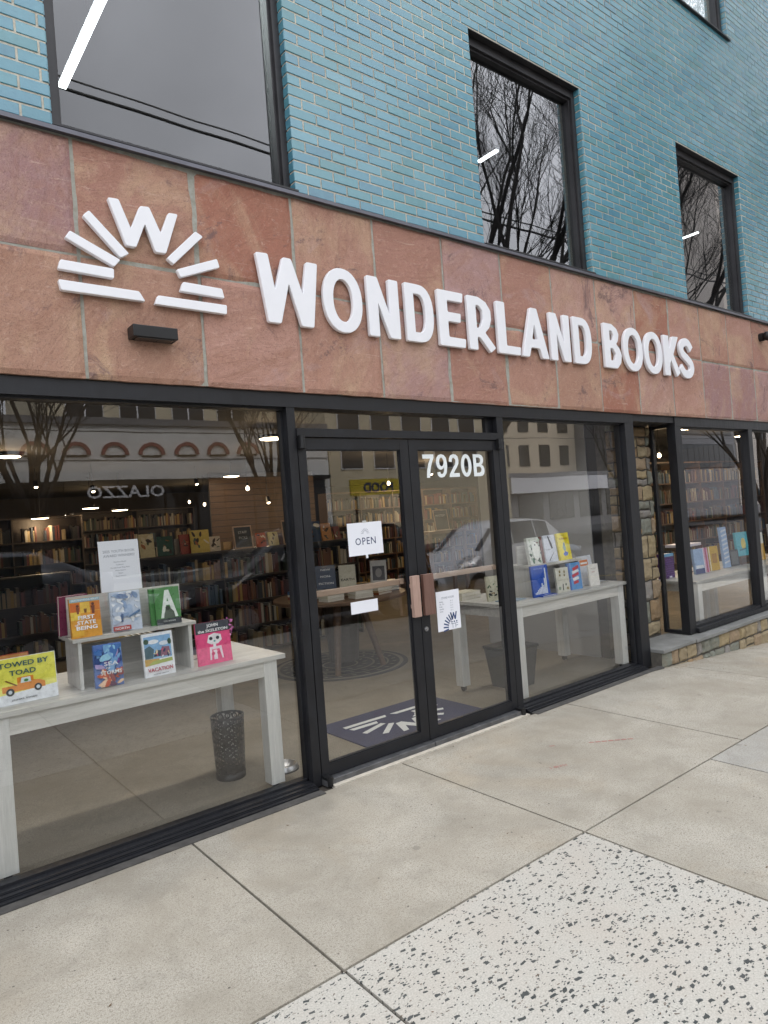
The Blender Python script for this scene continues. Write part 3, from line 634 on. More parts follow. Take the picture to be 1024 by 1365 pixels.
for fn, x in ((Wl, 1.938), (Ol, 2.393), (Nl, 2.742), (Dl, 3.066), (El, 3.373), (Rl, 3.672), (Ll, 3.990), (Al, 4.266), (Nl, 4.634), (Dl, 4.952), (Bl, 5.405), (Ol, 5.708), (Ol, 6.063), (Kl, 6.425), (Sl, 6.706)):
    put_letter(fn(x) if fn is not Ol else Ol(x, .302 if x < 3 else .325))
# logo
lg = thing('sunburst_logo', 'raised white sunburst logo of rays around a letter W left of the sign letters', 'sign', (1.29, -.03, 2.8))
for pts in ([(.856, 2.858), (1.244, 2.856), (1.274, 2.806), (.866, 2.807)], [(.872, 2.957), (1.124, 2.953), (1.122, 2.902), (.858, 2.909)], [(.925, 3.108), (1.160, 3.004), (1.127, 2.963), (.900, 3.069)],
            [(1.022, 3.229), (1.207, 3.044), (1.162, 3.015), (.990, 3.196)], [(1.577, 3.235), (1.620, 3.213), (1.440, 3.029), (1.404, 3.056)], [(1.693, 3.104), (1.707, 3.057), (1.474, 2.964), (1.455, 3.005)],
            [(1.486, 2.943), (1.711, 2.939), (1.723, 2.886), (1.466, 2.890)], [(1.342, 2.849), (1.734, 2.849), (1.730, 2.797), (1.322, 2.800)]):
    put_letter([rpoly(pts, .009)], 'ray', lg)
put_letter([rpoly([(1.117, 3.316), (1.172, 3.320), (1.225, 3.179), (1.280, 3.308), (1.328, 3.314), (1.382, 3.186), (1.432, 3.306), (1.483, 3.308), (1.403, 3.080), (1.347, 3.078), (1.300, 3.217), (1.246, 3.084), (1.195, 3.085)], .01)], 'letter', lg)
# wall light fixtures
def fixture(x, z, label):
    t = thing('wall_light', label, 'light fixture', (x, -.03, z), group='black box lights on the stone band')
    MB().box((-.117, -.088, .0), (.117, .002, .062), 0, .004).build('housing', M_BLACK, t)
    MB().box((-.095, -.078, -.004), (.095, -.012, .0005)).build('lens', plain('dark_lens', (.03, .03, .03), .2), t)
fixture(1.298, 2.606, 'black box wall light on the red stone under the sunburst logo')
t = thing('security_camera', 'black dome camera on the stone band at the right edge of the photo', 'camera', (8.74, -.03, 3.41))
sm = MB(); sm.tube((0, .0, 0), (0, -.05, 0), .05, .05, 20); sm.build('mount', M_BLACK, t)
hm = MB(); hm.lathe([(.001, .055), (.03, .05), (.05, .03), (.058, 0), (.05, -.03), (.03, -.048), (.001, -.055)], (0, -.09, 0), 20); hm.build('housing', M_BLACK, t, True)

# ================================================================ PAPERS AND NUMBERS ON THE GLASS
def paper(name, label, cat, cx, y, z0, w, h, rz=0, roll=0):
    t = thing(name, label, cat, (cx, y, z0 + h / 2)); t.rotation_euler = (0, roll, rz)
    MB().box((-w / 2, -.0004, -h / 2), (w / 2, .0004, h / 2)).build('sheet', M_PAPER, t); return t
def rays(parent, cx, cz, R0, R1, w, mat, n=7, a0=180, a1=0, skip=None, y=-.0009, flat=True):
    mb = MB()
    for i in range(n):
        if skip and i in skip: continue
        a = math.radians(a0 + (a1 - a0) * i / (n - 1)); d = Vector((math.cos(a), math.sin(a))); p = Vector((-d.y, d.x)) * w / 2; c_ = Vector((cx, cz))
        q = [c_ + d * R0 + p, c_ + d * R1 + p, c_ + d * R1 - p, c_ + d * R0 - p]
        mb.prism([tuple(v_) for v_ in q], y, y + .0006)
    return mb.build('rays', mat, parent, fix=True)
def Wmark(parent, cx, cz, s, mat, y=-.0009):
    b = [(0, 1), (.17, 1), (.3, .38), (.44, .95), (.56, .95), (.7, .38), (.83, 1), (1, 1), (.8, 0), (.62, 0), (.5, .55), (.38, 0), (.2, 0)]
    return MB().prism([(cx + (p[0] - .5) * s, cz + (p[1] - .5) * s * .8) for p in reversed(b)], y, y + .0006).build('letter', mat, parent, fix=True)
M_PAPER2 = plain('off_white_paper', (.74, .76, .80), .6, 0, .02, 4)
t = paper('open_sign', 'white landscape paper reading OPEN taped inside the left door', 'sign', 2.640, .0165, 1.358, .281, .212, 0, -.008)
text('OPEN', .066, M_INK, t, (0, -.0005, -.038), .004, .92, name='lettering', space=1.15)
rays(t, 0, .035, .014, .034, .0025, M_INKG, 9)
MB().box((-.017, -.001, .104), (.017, -.0004, .118)).build('tape', plain('clear_tape', (.5, .5, .48), .3), t)
MB().box((-.008, -.001, -.128), (.010, -.0004, -.104)).build('tape', M_PAPER2, t)
paper('blank_note', 'blank white paper slip taped inside the left door below the OPEN sign', 'paper', 2.592, .0165, .987, .217, .078, 0, .0)
t = paper('notice', 'white paper notice with store hours and a blue sunburst drawing on the right door', 'sign', 3.330, .0165, .754, .226, .282, 0, 0)
text('STORE HOURS', .021, M_INKG, t, (0, -.0005, .085), .0, .9)
for k in range(5):
    text(('Monday', 'Tue - Thu', 'Friday', 'Saturday', 'Sunday')[k], .0125, M_INKG, t, (-.085, -.0005, .062 - k * .017), 0, .9, align='LEFT'); text(('10 - 6', '10 - 7', '10 - 8', '10 - 8', '10 - 6')[k], .0125, M_INKG, t, (.02, -.0005, .062 - k * .017), 0, .9, align='LEFT')
M_BLUEINK = plain('navy_print', (.02, .05, .16), .6, 0, .1, 5)
Wmark(t, .045, -.045, .068, M_BLUEINK); rays(t, .045, -.125, .055, .105, .010, M_BLUEINK, 9, 190, 75, (7, 8))
fm_ = MB()
for i in range(3): fm_.box((.018 + i * .024, -.0009, -.092), (.030 + i * .024, -.0003, -.082))
for a, b in (((.012, -.102), (.082, -.099)), ((.030, -.132), (.033, -.102)), ((.058, -.132), (.061, -.102)), ((.058, -.118), (.082, -.115))): fm_.box((a[0], -.0009, a[1]), (b[0], -.0003, b[1]))
fm_.build('drawing', M_BLUEINK, t)
t = thing('house_number', 'white adhesive street number 7920B at the top of the right door glass', 'number', (3.49, .0172, 1.848))
GL = {'7': [[(0, 1), (1, 1), (1, .86), (.80, .62), (.64, .35), (.56, 0), (.27, 0), (.34, .30), (.48, .58), (.68, .82), (0, .82)]],
 '9': [[(.05, .22), (.10, .09), (.25, .01), (.45, -.01), (.70, .03), (.90, .18), (1.0, .45), (1.0, .62), (.93, .85), (.75, .97), (.5, 1.01), (.25, .97), (.07, .85), (0, .66), (.06, .47), (.22, .36), (.42, .33), (.60, .37), (.71, .45), (.69, .30), (.62, .19), (.50, .14), (.38, .15), (.32, .24)], circ(.49, .67, .20, .19, n=20)],
 '2': [[(0, 0), (1, 0), (1, .17), (.44, .17), (.56, .28), (.78, .43), (.93, .58), (.97, .74), (.90, .90), (.72, .99), (.48, 1.01), (.22, .96), (.07, .83), (.03, .68), (.31, .66), (.34, .78), (.42, .85), (.55, .84), (.67, .76), (.66, .65), (.56, .53), (.38, .38), (.16, .22), (.04, .10)]],
 '0': [circ(.5, .5, .5, .51, n=28), circ(.5, .5, .21, .34, n=24)],
 'B': [[(0, 0), (0, 1), (.60, 1), (.82, .95), (.93, .83), (.93, .70), (.86, .58), (.74, .53), (.92, .45), (1, .33), (1, .22), (.93, .09), (.78, .02), (.6, 0)], [(.28, .60), (.28, .85), (.52, .85), (.64, .80), (.66, .72), (.62, .64), (.52, .60)], [(.28, .16), (.28, .44), (.56, .44), (.70, .38), (.72, .30), (.68, .21), (.56, .16)]]}
M_VIN = plain('white_vinyl', (.80, .84, .84), .45, 0, .03, 9)
for ch, x0, x1 in (('7', 3.190, 3.296), ('9', 3.316, 3.424), ('2', 3.440, 3.546), ('0', 3.565, 3.675), ('B', 3.696, 3.812)):
    me = outline_mesh([[(x0 + px * (x1 - x0) - 3.49, py * .166) for px, py in lp] for lp in GL[ch]], .0006, 0, -.0012); me.materials.clear(); me.materials.append(M_VIN)
    link('numeral' if ch != 'B' else 'letter', me, t)

# ================================================================ TABLES
def table(x0, x1, y0, y1, zt, fz, label, casters=True):
    t = thing('display_table', label, 'table', ((x0 + x1) / 2, (y0 + y1) / 2, fz), group='grey display tables in the windows')
    w = (x1 - x0) / 2; d = (y1 - y0) / 2; h = zt - fz
    MB().box((-w, -d, h - .028), (w, d, h), 0, .002).build('tabletop', M_LAM, t)
    ix = .055; lw = .088
    MB().box((-w + ix + lw, -d + .018, h - .118), (w - ix - lw, -d + .038, h - .0285)).build('apron', M_LAM, t)
    MB().box((-w + ix + lw, d - .038, h - .118), (w - ix - lw, d - .018, h - .0285)).build('apron', M_LAM, t)
    MB().box((-w + ix + .004, -d + .018 + lw, h - .118), (-w + ix + .024, d - .018 - lw, h - .0285)).build('apron', M_LAM, t)
    MB().box((w - ix - .024, -d + .018 + lw, h - .118), (w - ix - .004, d - .018 - lw, h - .0285)).build('apron', M_LAM, t)
    for sx in (-1, 1):
        for sy in (-1, 1):
            cx = sx * (w - ix - lw / 2); cy = sy * (d - .014 - lw / 2)
            l = MB().box((cx - lw / 2, cy - lw / 2, .05), (cx + lw / 2, cy + lw / 2, h - .0285), 0, .002).build('leg', M_LAMV, t)
            c_ = MB(); c_.tube((cx - .012, cy, .026), (cx + .012, cy, .026), .025, .025, 14); c_.box((cx - .018, cy - .014, .03), (cx + .018, cy + .014, .05)); c_.build('caster', M_BLACK, l)
    return t
table(.40, 2.035, .105, .86, .815, 0, 'grey washed wood display table in the left window, carrying the pink and yellow books')
table(4.10, 5.745, .105, .88, .815, 0, 'grey washed wood display table in the window right of the doors')
table(7.02, 8.66, .10, .86, .655, -.15, 'grey washed wood display table behind the right-hand bay, at its left end')
table(8.68, 10.3, .12, .86, .655, -.15, 'grey washed wood display table at the right edge of the photo')
def riser(x0, x1, y0, y1, z0, zs, zt, label, over=.035):
    t = thing('display_riser', label, 'display stand', ((x0 + x1) / 2, (y0 + y1) / 2, z0)); w = (x1 - x0) / 2; d = (y1 - y0) / 2
    for s in (-1, 1): MB().box((s * w - .009, -d, 0), (s * w + .009, d, zs - z0 - .0185)).build('side_panel', M_LAMV, t)
    MB().box((-w - over, -d - .01, zs - z0 - .018), (w + over, d + .02, zs - z0)).build('shelf', M_LAM, t)
    MB().box((-w + .0095, d - .06, 0), (w - .0095, d - .045, zs - z0 - .06)).build('back_panel', M_LAM, t)
    if zt: MB().box((-w - over + .02, .02, zs - z0 + .0005), (w + over - .02, .034, zt - z0)).build('display_board', M_LAM, t)
riser(.905, 1.50, .23, .50, .8155, 1.082, 1.292, 'grey two-level display riser on the table in the left window')
riser(4.56, 5.20, .24, .50, .8155, 1.084, 1.25, 'grey two-level display riser on the table right of the doors')

# ================================================================ BOOKS ON DISPLAY
def bookbody(mb, w, h, t):
    mb.box((-w / 2, -t / 2, 0), (w / 2, -t / 2 + .0022, h)).box((-w / 2, t / 2 - .0022, 0), (w / 2, t / 2, h)).box((-w / 2 - .0015, -t / 2, 0), (-w / 2 + .0012, t / 2, h))
    mb.box((-w / 2 + .0015, -t / 2 + .0024, .003), (w / 2 - .004, t / 2 - .0024, h - .003), 1)
def book(label, x, y, z, w, h, t, rz=0, tilt=.12, cover='FFFFFF', art=(), txt=(), group=None, flat=False, name='book', cat='book'):
    mb = MB(); bookbody(mb, w, h, t)
    o = mb.build(name, [colm(cover, .32), M_PAGES]); tag(o, label, cat, group)
    o.location = (x, y, z); o.rotation_euler = (-tilt if not flat else -PI / 2, 0, rz); o.rotation_mode = 'XYZ'
    if flat: o.location = (x, y, z + t / 2)
    k = 0; am = MB(); mats = []
    for a in art:
        k += 1; y1 = -t / 2 + .0002; y0 = -t / 2 - .00035 * k; mt = colm(a[1], .32)
        if mt not in mats: mats.append(mt)
        mi = mats.index(mt)
        if a[0] == 'p': pts = [((p[0] - .5) * w, p[1] * h) for p in a[2]]
        else:
            cx, cy, rx, ry = a[2]; pts = [((cx - .5 + rx * math.cos(2 * PI * i / 20)) * w, (cy + ry * math.sin(2 * PI * i / 20)) * h) for i in range(20)]
        ar = sum(pts[i][0] * pts[(i + 1) % len(pts)][1] - pts[(i + 1) % len(pts)][0] * pts[i][1] for i in range(len(pts)))
        if ar < 0: pts = pts[::-1]
        am.prism(pts, y0, y1, mi)
    if art: am.build('cover_art', mats, o)
    for (s_, size, cx, cy, col_, bold, wf) in txt:
        text(s_, size * h, colm(col_, .5), o, ((cx - .5) * w, -t / 2 - .00035 * (k + 1) - .0005, cy * h), bold, 1, .0004, 'title', width=wf * w)
    return o
def rect(c_, x0, y0, x1, y1): return ('p', c_, [(x0, y0), (x1, y0), (x1, y1), (x0, y1)])
def ell(c_, cx, cy, rx, ry): return ('e', c_, (cx, cy, rx, ry))
ra = random.Random(3)
def blobs(cols, n, x0, y0, x1, y1, s0, s1, seed):
    g_ = random.Random(seed); L = []
    for i in range(n):
        cx = g_.uniform(x0, x1); cy = g_.uniform(y0, y1); s_ = g_.uniform(s0, s1); a = g_.uniform(0, PI); el_ = g_.uniform(.25, .6)
        pts = []
        for k in range(9):
            t_ = 2 * PI * k / 9; u_, v_ = s_ * math.cos(t_), s_ * el_ * math.sin(t_) * g_.uniform(.7, 1.2)
            pts.append((min(.985, max(.015, cx + u_ * math.cos(a) - v_ * math.sin(a))), min(.985, max(.015, cy + (u_ * math.sin(a) + v_ * math.cos(a)) * .7))))
        L.append(('p', g_.choice(cols), pts))
    return L
ZT1 = .8155
book('wide yellow picture book Towed by Toad with an orange tow truck', .648, .235, ZT1, .285, .226, .012, .05, .10, 'EDF0F4',
     [('p', 'E9E45C', [(0.01, .30), (.99, .38), (.99, .99), (.01, .99)]), ('p', 'F0EA7A', [(.01, .22), (.99, .30), (.99, .40), (.01, .34)]),
      rect('E08A2B', .12, .27, .43, .40), rect('E08A2B', .36, .27, .62, .56), ('p', 'E08A2B', [(.60, .27), (.80, .27), (.80, .38), (.72, .44), (.60, .46)]), ('p', 'DCEBEA', [(.41, .43), (.58, .43), (.57, .54), (.43, .54)]),
      ('p', '8F6A2E', [(.34, .38), (.36, .40), (.19, .54), (.17, .52)]), ell('23292E', .24, .27, .065, .082), ell('C9D2D8', .24, .27, .03, .04), ell('23292E', .68, .285, .06, .078), ell('C9D2D8', .68, .285, .03, .04), ell('4E8B4A', .50, .475, .035, .03)],
     [('TOWED BY', .15, .48, .80, '2E5E5A', .02, .80), ('TOAD', .15, .46, .62, '2E5E5A', .02, .42), ('JASHAR AWAN', .05, .45, .08, '44484E', .01, .40)])
book('orange and yellow hardcover First State of Being on the riser', .953, .262, 1.082, .150, .208, .022, 0, .10, 'E9A53A',
     [rect('D9702E', .0, .66, .33, .88), rect('F0C552', .34, .62, .66, .88), rect('DB7F2C', .66, .66, .99, .88), rect('F2CF55', .01, .45, .33, .65), rect('E08B30', .67, .4, .99, .64), rect('EDB63E', .01, .05, .4, .25), rect('9CC0CC', .0, .90, 1, .99)] +
     [('p', '8A4A30', [(.22, .6), (.28, .6), (.30, .76), (.20, .76)]), ('p', '7A3F2C', [(.72, .58), (.80, .58), (.82, .78), (.70, .78)]), ell('6B3B2A', .25, .80, .05, .035), ell('6B3B2A', .76, .82, .05, .035), ('p', '8A5A30', [(.47, .62), (.53, .62), (.55, .72), (.45, .72)])],
     [('ERIN ENTRADA KELLY', .06, .5, .925, 'FFFFFF', .01, .9), ('FIRST', .13, .5, .46, 'FFFFFF', .03, .55), ('STATE', .13, .5, .33, 'FFFFFF', .03, .62), ('BEING', .13, .5, .20, 'FFFFFF', .03, .70), ('OF', .06, .16, .30, 'FFFFFF', .02, .10)])
book('pale blue hardcover with snowy mountain scene and red strip on the riser', 1.162, .262, 1.082, .160, .216, .018, 0, .10, 'C9D3E2',
     blobs(['E6EAF0', 'A9BCD6', '8EA6C8', 'F0F2F5', 'B9C6DA'], 34, .08, .30, .92, .93, .08, .26, 4) + [('p', '3D5C86', [(.30, .24), (.36, .24), (.38, .42), (.33, .46), (.29, .40)]), ('p', '5C7C9F', [(.55, .32), (.95, .44), (.95, .50), (.60, .38)]), rect('B5463E', .03, .03, .60, .14)],
     [('SKY', .15, .5, .83, '7F93BA', .0, .6), ('NORTH', .08, .3, .055, 'FFFFFF', .01, .45)])
for dx, lab, dy in ((0, 'green hardcover with a big white letter A, front copy on the riser', 0), (-.022, 'green hardcover half hidden behind the copy with the big white A', .022)):
    book(lab, 1.395 + dx, .262 + dy, 1.082, .142, .208, .016, 0, .10, '4F8A4C',
     [rect('4A4E52', .0, 0, 1, .16), ('p', 'E9EFE9', [(.18, .18), (.30, .18), (.50, .72), (.70, .18), (.88, .18), (.58, .93), (.42, .93)]), ('p', 'E9EFE9', [(.40, .52), (.60, .52), (.56, .62), (.44, .62)]), ('p', '5F6A5E', [(.30, .17), (.76, .17), (.72, .33), (.60, .42), (.42, .42), (.33, .30)]), ell('3D453D', .48, .44, .09, .06)] if dx == 0 else [],
     [('TOR SEIDLER', .05, .5, .07, 'E0E4E0', .01, .5)] if dx == 0 else [])
book('blue, purple and orange fantasy paperback standing under the left riser', 1.032, .20, ZT1, .140, .222, .026, -.10, .08, '5F7FBF',
     blobs(['3E73B8', '7FB0DE', 'B8A6D6', '27457F', '9CD0E8', '6E4FA0'], 40, .08, .45, .92, .92, .08, .3, 11) + blobs(['C4532C', 'E08A5A', '8C3A3A', 'F0C9A8', '5A2E4E'], 24, .1, .06, .92, .36, .07, .22, 12),
     [('SEA', .13, .56, .50, 'F4F4F4', .01, .5), ('OF', .06, .45, .42, 'F4F4F4', .01, .16), ('STORMS', .12, .55, .30, 'F4F4F4', .01, .75)])
book('white paperback with blue sky picture and red title Vacation', 1.305, .205, ZT1, .172, .236, .014, .04, .10, 'F1F3F6',
     [rect('8CB8E0', .05, .40, .93, .93), ell('F3F6FA', .35, .80, .18, .05), ell('E6EEF6', .70, .74, .16, .05), ('p', '55707A', [(.05, .42), (.30, .42), (.36, .62), (.22, .72), (.05, .66)]), ('p', '4A5560', [(.32, .45), (.62, .45), (.60, .58), (.42, .60)]), ('p', '9B6F80', [(.55, .44), (.88, .44), (.86, .64), (.62, .66)]), ('p', 'C9A24C', [(.03, .26), (.5, .28), (.5, .40), (.03, .42)]), ('p', 'A8B55A', [(.10, .27), (.93, .30), (.93, .38), (.3, .36)]), ell('3C5A44', .12, .82, .08, .06), ell('3C5A44', .88, .76, .06, .07)] + blobs(['D9607A', 'E8EEF2', '3A4A66', 'F0D9B0'], 12, .3, .44, .85, .64, .03, .08, 5),
     [('VACATION', .12, .5, .12, 'B8344A', .02, .82), ('ANNE SIBLEY', .035, .5, .045, '4A4E5A', .0, .5)])
book('square pink hardcover John the Skeleton with a charcoal top band', 1.640, .225, ZT1, .215, .245, .012, .05, .10, 'F0588C',
     [rect('4A4D55', .0, .74, 1, 1.0), ('p', 'F6F2F4', [(.30, .52), (.36, .68), (.46, .70), (.52, .72), (.60, .70), (.72, .67), (.74, .54), (.62, .46), (.42, .46)]), ell('3A3A44', .42, .60, .05, .04), ell('3A3A44', .62, .60, .05, .04), ell('4AA6A0', .52, .53, .03, .02), rect('F6F2F4', .47, .34, .55, .46), ('p', 'F6E2EA', [(.34, .10), (.38, .10), (.42, .34), (.64, .34), (.70, .10), (.74, .10), (.70, .40), (.36, .40)]),
      rect('F6E2EA', .46, .10, .56, .32), ell('D83A6E', .44, .24, .05, .04), ell('D83A6E', .60, .24, .05, .04)],
     [('JOHN', .10, .5, .88, 'F4F4F4', .03, .34), ('the SKELETON', .09, .5, .765, 'F4F4F4', .03, .88)])
book('magenta book seen from behind on the back side of the riser', .935, .47, 1.082, .15, .215, .03, PI + .1, .08, '7A2348')
book('dark picture book lying flat on the left window table behind the pink book', 1.72, .47, ZT1, .26, .24, .03, .1, 0, '2A2440', flat=True)
book('red-brown picture book standing at the far left of the left window table', .60, .56, ZT1, .25, .20, .02, 0, .1, 'A8492E', [rect('C98A4A', .02, .55, .98, .98)])
book('pale flat book lying behind the yellow tow truck book', .70, .42, ZT1, .24, .20, .022, .05, 0, 'B9BCD6', flat=True)
for i, (c_, w_) in enumerate((('C9A93A', .03), ('2E4A3C', .022), ('6A5A3A', .026), ('3A3A3A', .02), ('8A7A5A', .024))):
    book(('mustard', 'dark green', 'olive brown', 'black', 'tan')[i] + ' book spine visible under the riser in the left window', 1.24 + i * .034, .56, ZT1, .15, .20, w_, PI / 2, 0, c_)
# flower
t = thing('flower_bunch', 'pink and purple toy flower bunch behind the pink John the Skeleton book', 'ornament', (1.79, .36, ZT1))
MB().tube((0, 0, 0), (.0, 0, .14), .004).build('stem', plain('green_stem', (.05, .15, .05), .6), t)
fb = MB(); g_ = random.Random(9)
for i in range(40):
    a = g_.uniform(0, 2 * PI); b_ = g_.uniform(-1, 1); r0 = .035; c_ = Vector((math.cos(a) * r0 * (1 - b_ * b_) ** .5, math.sin(a) * r0 * (1 - b_ * b_) ** .5, .18 + b_ * .055)); d = Vector((g_.uniform(-1, 1), g_.uniform(-1, 1), g_.uniform(-1, 1))).normalized(); e = d.orthogonal().normalized()
    fb.add([c_ - d * .014, c_ + e * .008, c_ + d * .014, c_ - e * .008], [(0, 1, 2, 3)])
fb.build('petals', colm('C970B0'), t)
t = paper('award_notice', 'white printed sheet headed YOUTH BOOK AWARD WINNERS standing above the riser in the left window', 'sign', 1.187, .395, 1.293, .222, .284, 0, 0)
t.rotation_euler = (-.06, 0, 0)
text('2025 YOUTH BOOK', .021, M_INKG, t, (0, -.0005, .075), 0, .95); text('AWARD WINNERS!', .021, M_INKG, t, (0, -.0005, .050), 0, .95)
for k, s_ in enumerate(('Newbery Medal', 'Caldecott', 'Coretta Scott King Book', 'Printz Award', 'Sibert', 'Geisel Award')): text(s_, .0105, M_INKG, t, (0, -.0005, .018 - k * .016), .0)
MB().box((-.114, .0008, -.2), (.114, .003, -.05)).box((-.06, .003, -.21), (.06, .05, -.2)).build('holder', M_LAM, t)

# books on the right-hand table
Z2 = .8155
book('white book with black and green botanical pattern on the right riser', 4.655, .275, 1.084, .185, .235, .03, 0, .14, 'E4E6DC', blobs(['2E2E2E', '4F7A5A', 'B8BFB0', '6E2A2A', 'C9D6C0'], 26, .08, .05, .92, .95, .05, .16, 21) + [ell('F2F2EA', .45, .50, .24, .34), ell('3A3A3A', .45, .72, .05, .03), rect('6B3328', .84, 0, 1, 1)], [])
book('white hardcover with a slanted black brush streak on the right riser', 4.865, .275, 1.084, .160, .24, .02, 0, .14, 'DDE0EA', [('p', '2A2A33', [(.40, .95), (.48, .97), (.66, .70), (.72, .50), (.60, .48), (.50, .66)]), ('p', '3A3A44', [(.75, .36), (.80, .38), (.30, .06), (.22, .06)])], [('ALL WAYS', .05, .3, .45, '7A7F8C', 0, .35)])
book('bright yellow hardcover with a blue figure on the right riser', 5.065, .275, 1.084, .165, .245, .02, 0, .14, 'F0DC2A', [ell('8FA8A0', .48, .45, .12, .14), ('p', '2A5CC0', [(.30, .22), (.50, .32), (.74, .26), (.66, .16), (.42, .14)]), ell('6A8A9C', .50, .58, .07, .07)], [('SUNRISE', .09, .5, .76, 'B88A1C', .01, .7), ('novel', .05, .5, .90, 'B88A1C', 0, .3)])
book('royal blue hardcover with a white stepped skyline, left end of the right table', 4.605, .205, Z2, .205, .265, .018, -.05, .08, '2355B8', [rect('E9EEF6', .10 + i * .085, .08, .16 + i * .085, (.14, .17, .22, .26, .30, .42, .36, .58, .90)[i]) for i in range(9)], [('FUTURE', .06, .4, .88, '9FB8E6', 0, .5)])
book('cream hardcover with small fruit and plant drawings on the right table', 4.90, .20, Z2, .165, .215, .018, -.05, .08, 'D9D6C8', [ell('8A7A4A', .32, .84, .07, .06), ell('8A7A4A', .68, .82, .07, .06), ell('7A6A3A', .3, .70, .06, .05), ell('7A6A3A', .66, .68, .06, .05), ('p', '4A4A44', [(.40, .08), (.46, .08), (.50, .34), (.44, .34)]), ell('8FA08A', .18, .18, .09, .07), ell('9A8A5A', .80, .14, .09, .06), ell('5A6A5A', .70, .30, .05, .05)], [('GARDEN NOTES', .07, .5, .48, 'B0AD9F', 0, .8)])
book('sky blue hardcover with red and white stripes on the right table', 5.09, .21, Z2, .170, .24, .02, -.05, .08, '5C9BD8', [('p', 'C8323E', [(.35, .80), (.85, .90), (.88, .78), (.40, .68)]), ('p', 'F2F2F2', [(.28, .68), (.80, .74), (.86, .66), (.34, .58)]), ('p', 'C8323E', [(.25, .55), (.80, .64), (.84, .54), (.30, .44)]), ('p', 'F2F2F2', [(.30, .42), (.75, .48), (.80, .38), (.35, .32)]), ('p', 'C8323E', [(.32, .30), (.72, .34), (.74, .24), (.36, .20)]), rect('3F66B0', .0, 0, .14, 1)], [])
book('small white booklet standing in front of the orange-topped book, right table', 5.365, .20, Z2, .140, .20, .012, -.05, .08, 'EEE9E2', [rect('C9A9A0', .3, .62, .62, .66)], [('the seam', .06, .5, .78, 'A89890', 0, .5)])
book('white hardcover with orange band and red figure', 5.40, .29, Z2, .215, .275, .02, 0, .18, 'DADCE2', [rect('E0813A', .14, .66, .72, .86), ell('B8323A', .82, .35, .12, .16), rect('F2F2F2', .18, .72, .66, .78)], [])
book('blue paperback lying flat in front of the royal blue skyline book', 4.66, .155, Z2, .20, .135, .012, .02, 0, '2A5AC0', [rect('E0E6F2', .3, .2, .75, .4)], flat=True)
book('grey blue magazine lying flat at the left end of the right table', 4.32, .22, Z2, .21, .16, .008, .05, 0, '8FA3B5', flat=True)
book('black and white magazine lying flat at the right end of the right table', 5.60, .26, Z2, .16, .14, .012, .1, 0, '33373C', [rect('D9DDE2', .1, .1, .9, .5)], flat=True)
book('patterned paperback standing at the far left of the right table', 4.25, .42, Z2, .14, .21, .02, -.2, .1, 'CFC9B0', blobs(['2E2E2E', '4A6A4A', '8A6A3A'], 16, .1, .1, .9, .9, .05, .14, 31), [])
for i in range(2): book(('lower', 'upper')[i] + ' of two pale books stacked flat at the left end of the right table', 4.26, .70, Z2 + i * .033, .25, .18, .032, .05, 0, 'DDD8C4', flat=True)

# books on the far right tables
Z3 = .6555
book('purple boxed book set with pale blue top in the right-hand bay', 7.26, .56, Z3, .20, .28, .09, 0, .02, '4B2A66', [rect('6FA8D0', .0, .88, 1, 1)] + [rect('5E3C86', .06, .1 + k * .09, .94, .14 + k * .09) for k in range(8)] + [rect('E4E0EC', .4, .02, .66, .09)])
for (lab, x, w_, h_, c_, art_) in (('pale blue and navy picture book in the right-hand bay', 7.74, .17, .29, '9DB8DC', [rect('2A3F7A', 0, 0, 1, .2), rect('E9EEF4', .1, .22, .9, .34)]),
    ('pink and white striped book in the right-hand bay', 7.88, .13, .29, 'D9A8C0', [rect('F2EEF2', .2, 0, .4, 1), rect('B84A6A', .6, 0, .8, 1)]), ('mustard yellow book in the right-hand bay', 8.10, .18, .29, 'D9AE34', [rect('F2E6C0', .0, 0, .12, 1), rect('B8862A', .3, .3, .8, .7)]),
    ('tall light blue and white book in the right-hand bay', 8.42, .12, .50, 'A9C4EA', [('p', 'E6EEF8', [(.1, .1 + k * .11), (.9, .14 + k * .11), (.9, .18 + k * .11), (.1, .14 + k * .11)]) for k in range(8)]),
    ('dark photo book with a grey cover in the right-hand bay', 8.62, .17, .20, '33383C', [rect('6A7072', .1, .1, .9, .9)]), ('turquoise book with a yellow drawing raised on a brown block', 8.86, .24, .30, '5CC0D2', [ell('E8D26A', .6, .5, .2, .25), ('p', '2F7F94', [(.2, .2), (.8, .26), (.8, .32), (.2, .28)])]),
    ('white book with grey lettering blocks near the right window post', 9.16, .10, .27, 'C9D0D4', [rect('5A6A72', .2, .2, .8, .5)]), ('white and yellow sunflower book beside the right window post', 9.36, .18, .36, 'E9E6D8', [ell('F0D23C', .4, .8, .3, .16), rect('D9A83C', .5, .0, 1, .6)]),
    ('white paperback at the right edge of the photo', 9.85, .2, .45, 'E4E4E2', [rect('3A3A3A', .2, .6, .8, .8)])):
    zz = Z3 if 'block' not in lab or 'turquoise' not in lab else Z3 + .105
    book(lab, x, .42, zz, w_, h_, .03, -.15, .08, c_, art_)
t = thing('display_block', 'small brown block under the turquoise book in the right-hand bay', 'block', (8.86, .44, Z3)); MB().box((-.11, -.05, 0), (.11, .06, .104), 0, .003).build('body', M_SHELF, t)
MB().box((-.1, -.0505, .02), (.1, -.0501, .08)).build('label', M_SHELFD, t)
t = thing('cake_stand', 'white topped pedestal stand with a patterned purple stem in the right-hand bay', 'stand', (7.86, .66, Z3))
st = MB(); st.lathe([(.001, 0), (.09, 0), (.09, .01), (.06, .02), (.06, .30), (.07, .31)], n=20); st.build('stem', colm('4A3462'), t, True)
MB().box((-.20, -.12, .312), (.20, .12, .345), 0, .003).build('top', colm('E6DCE4'), t)

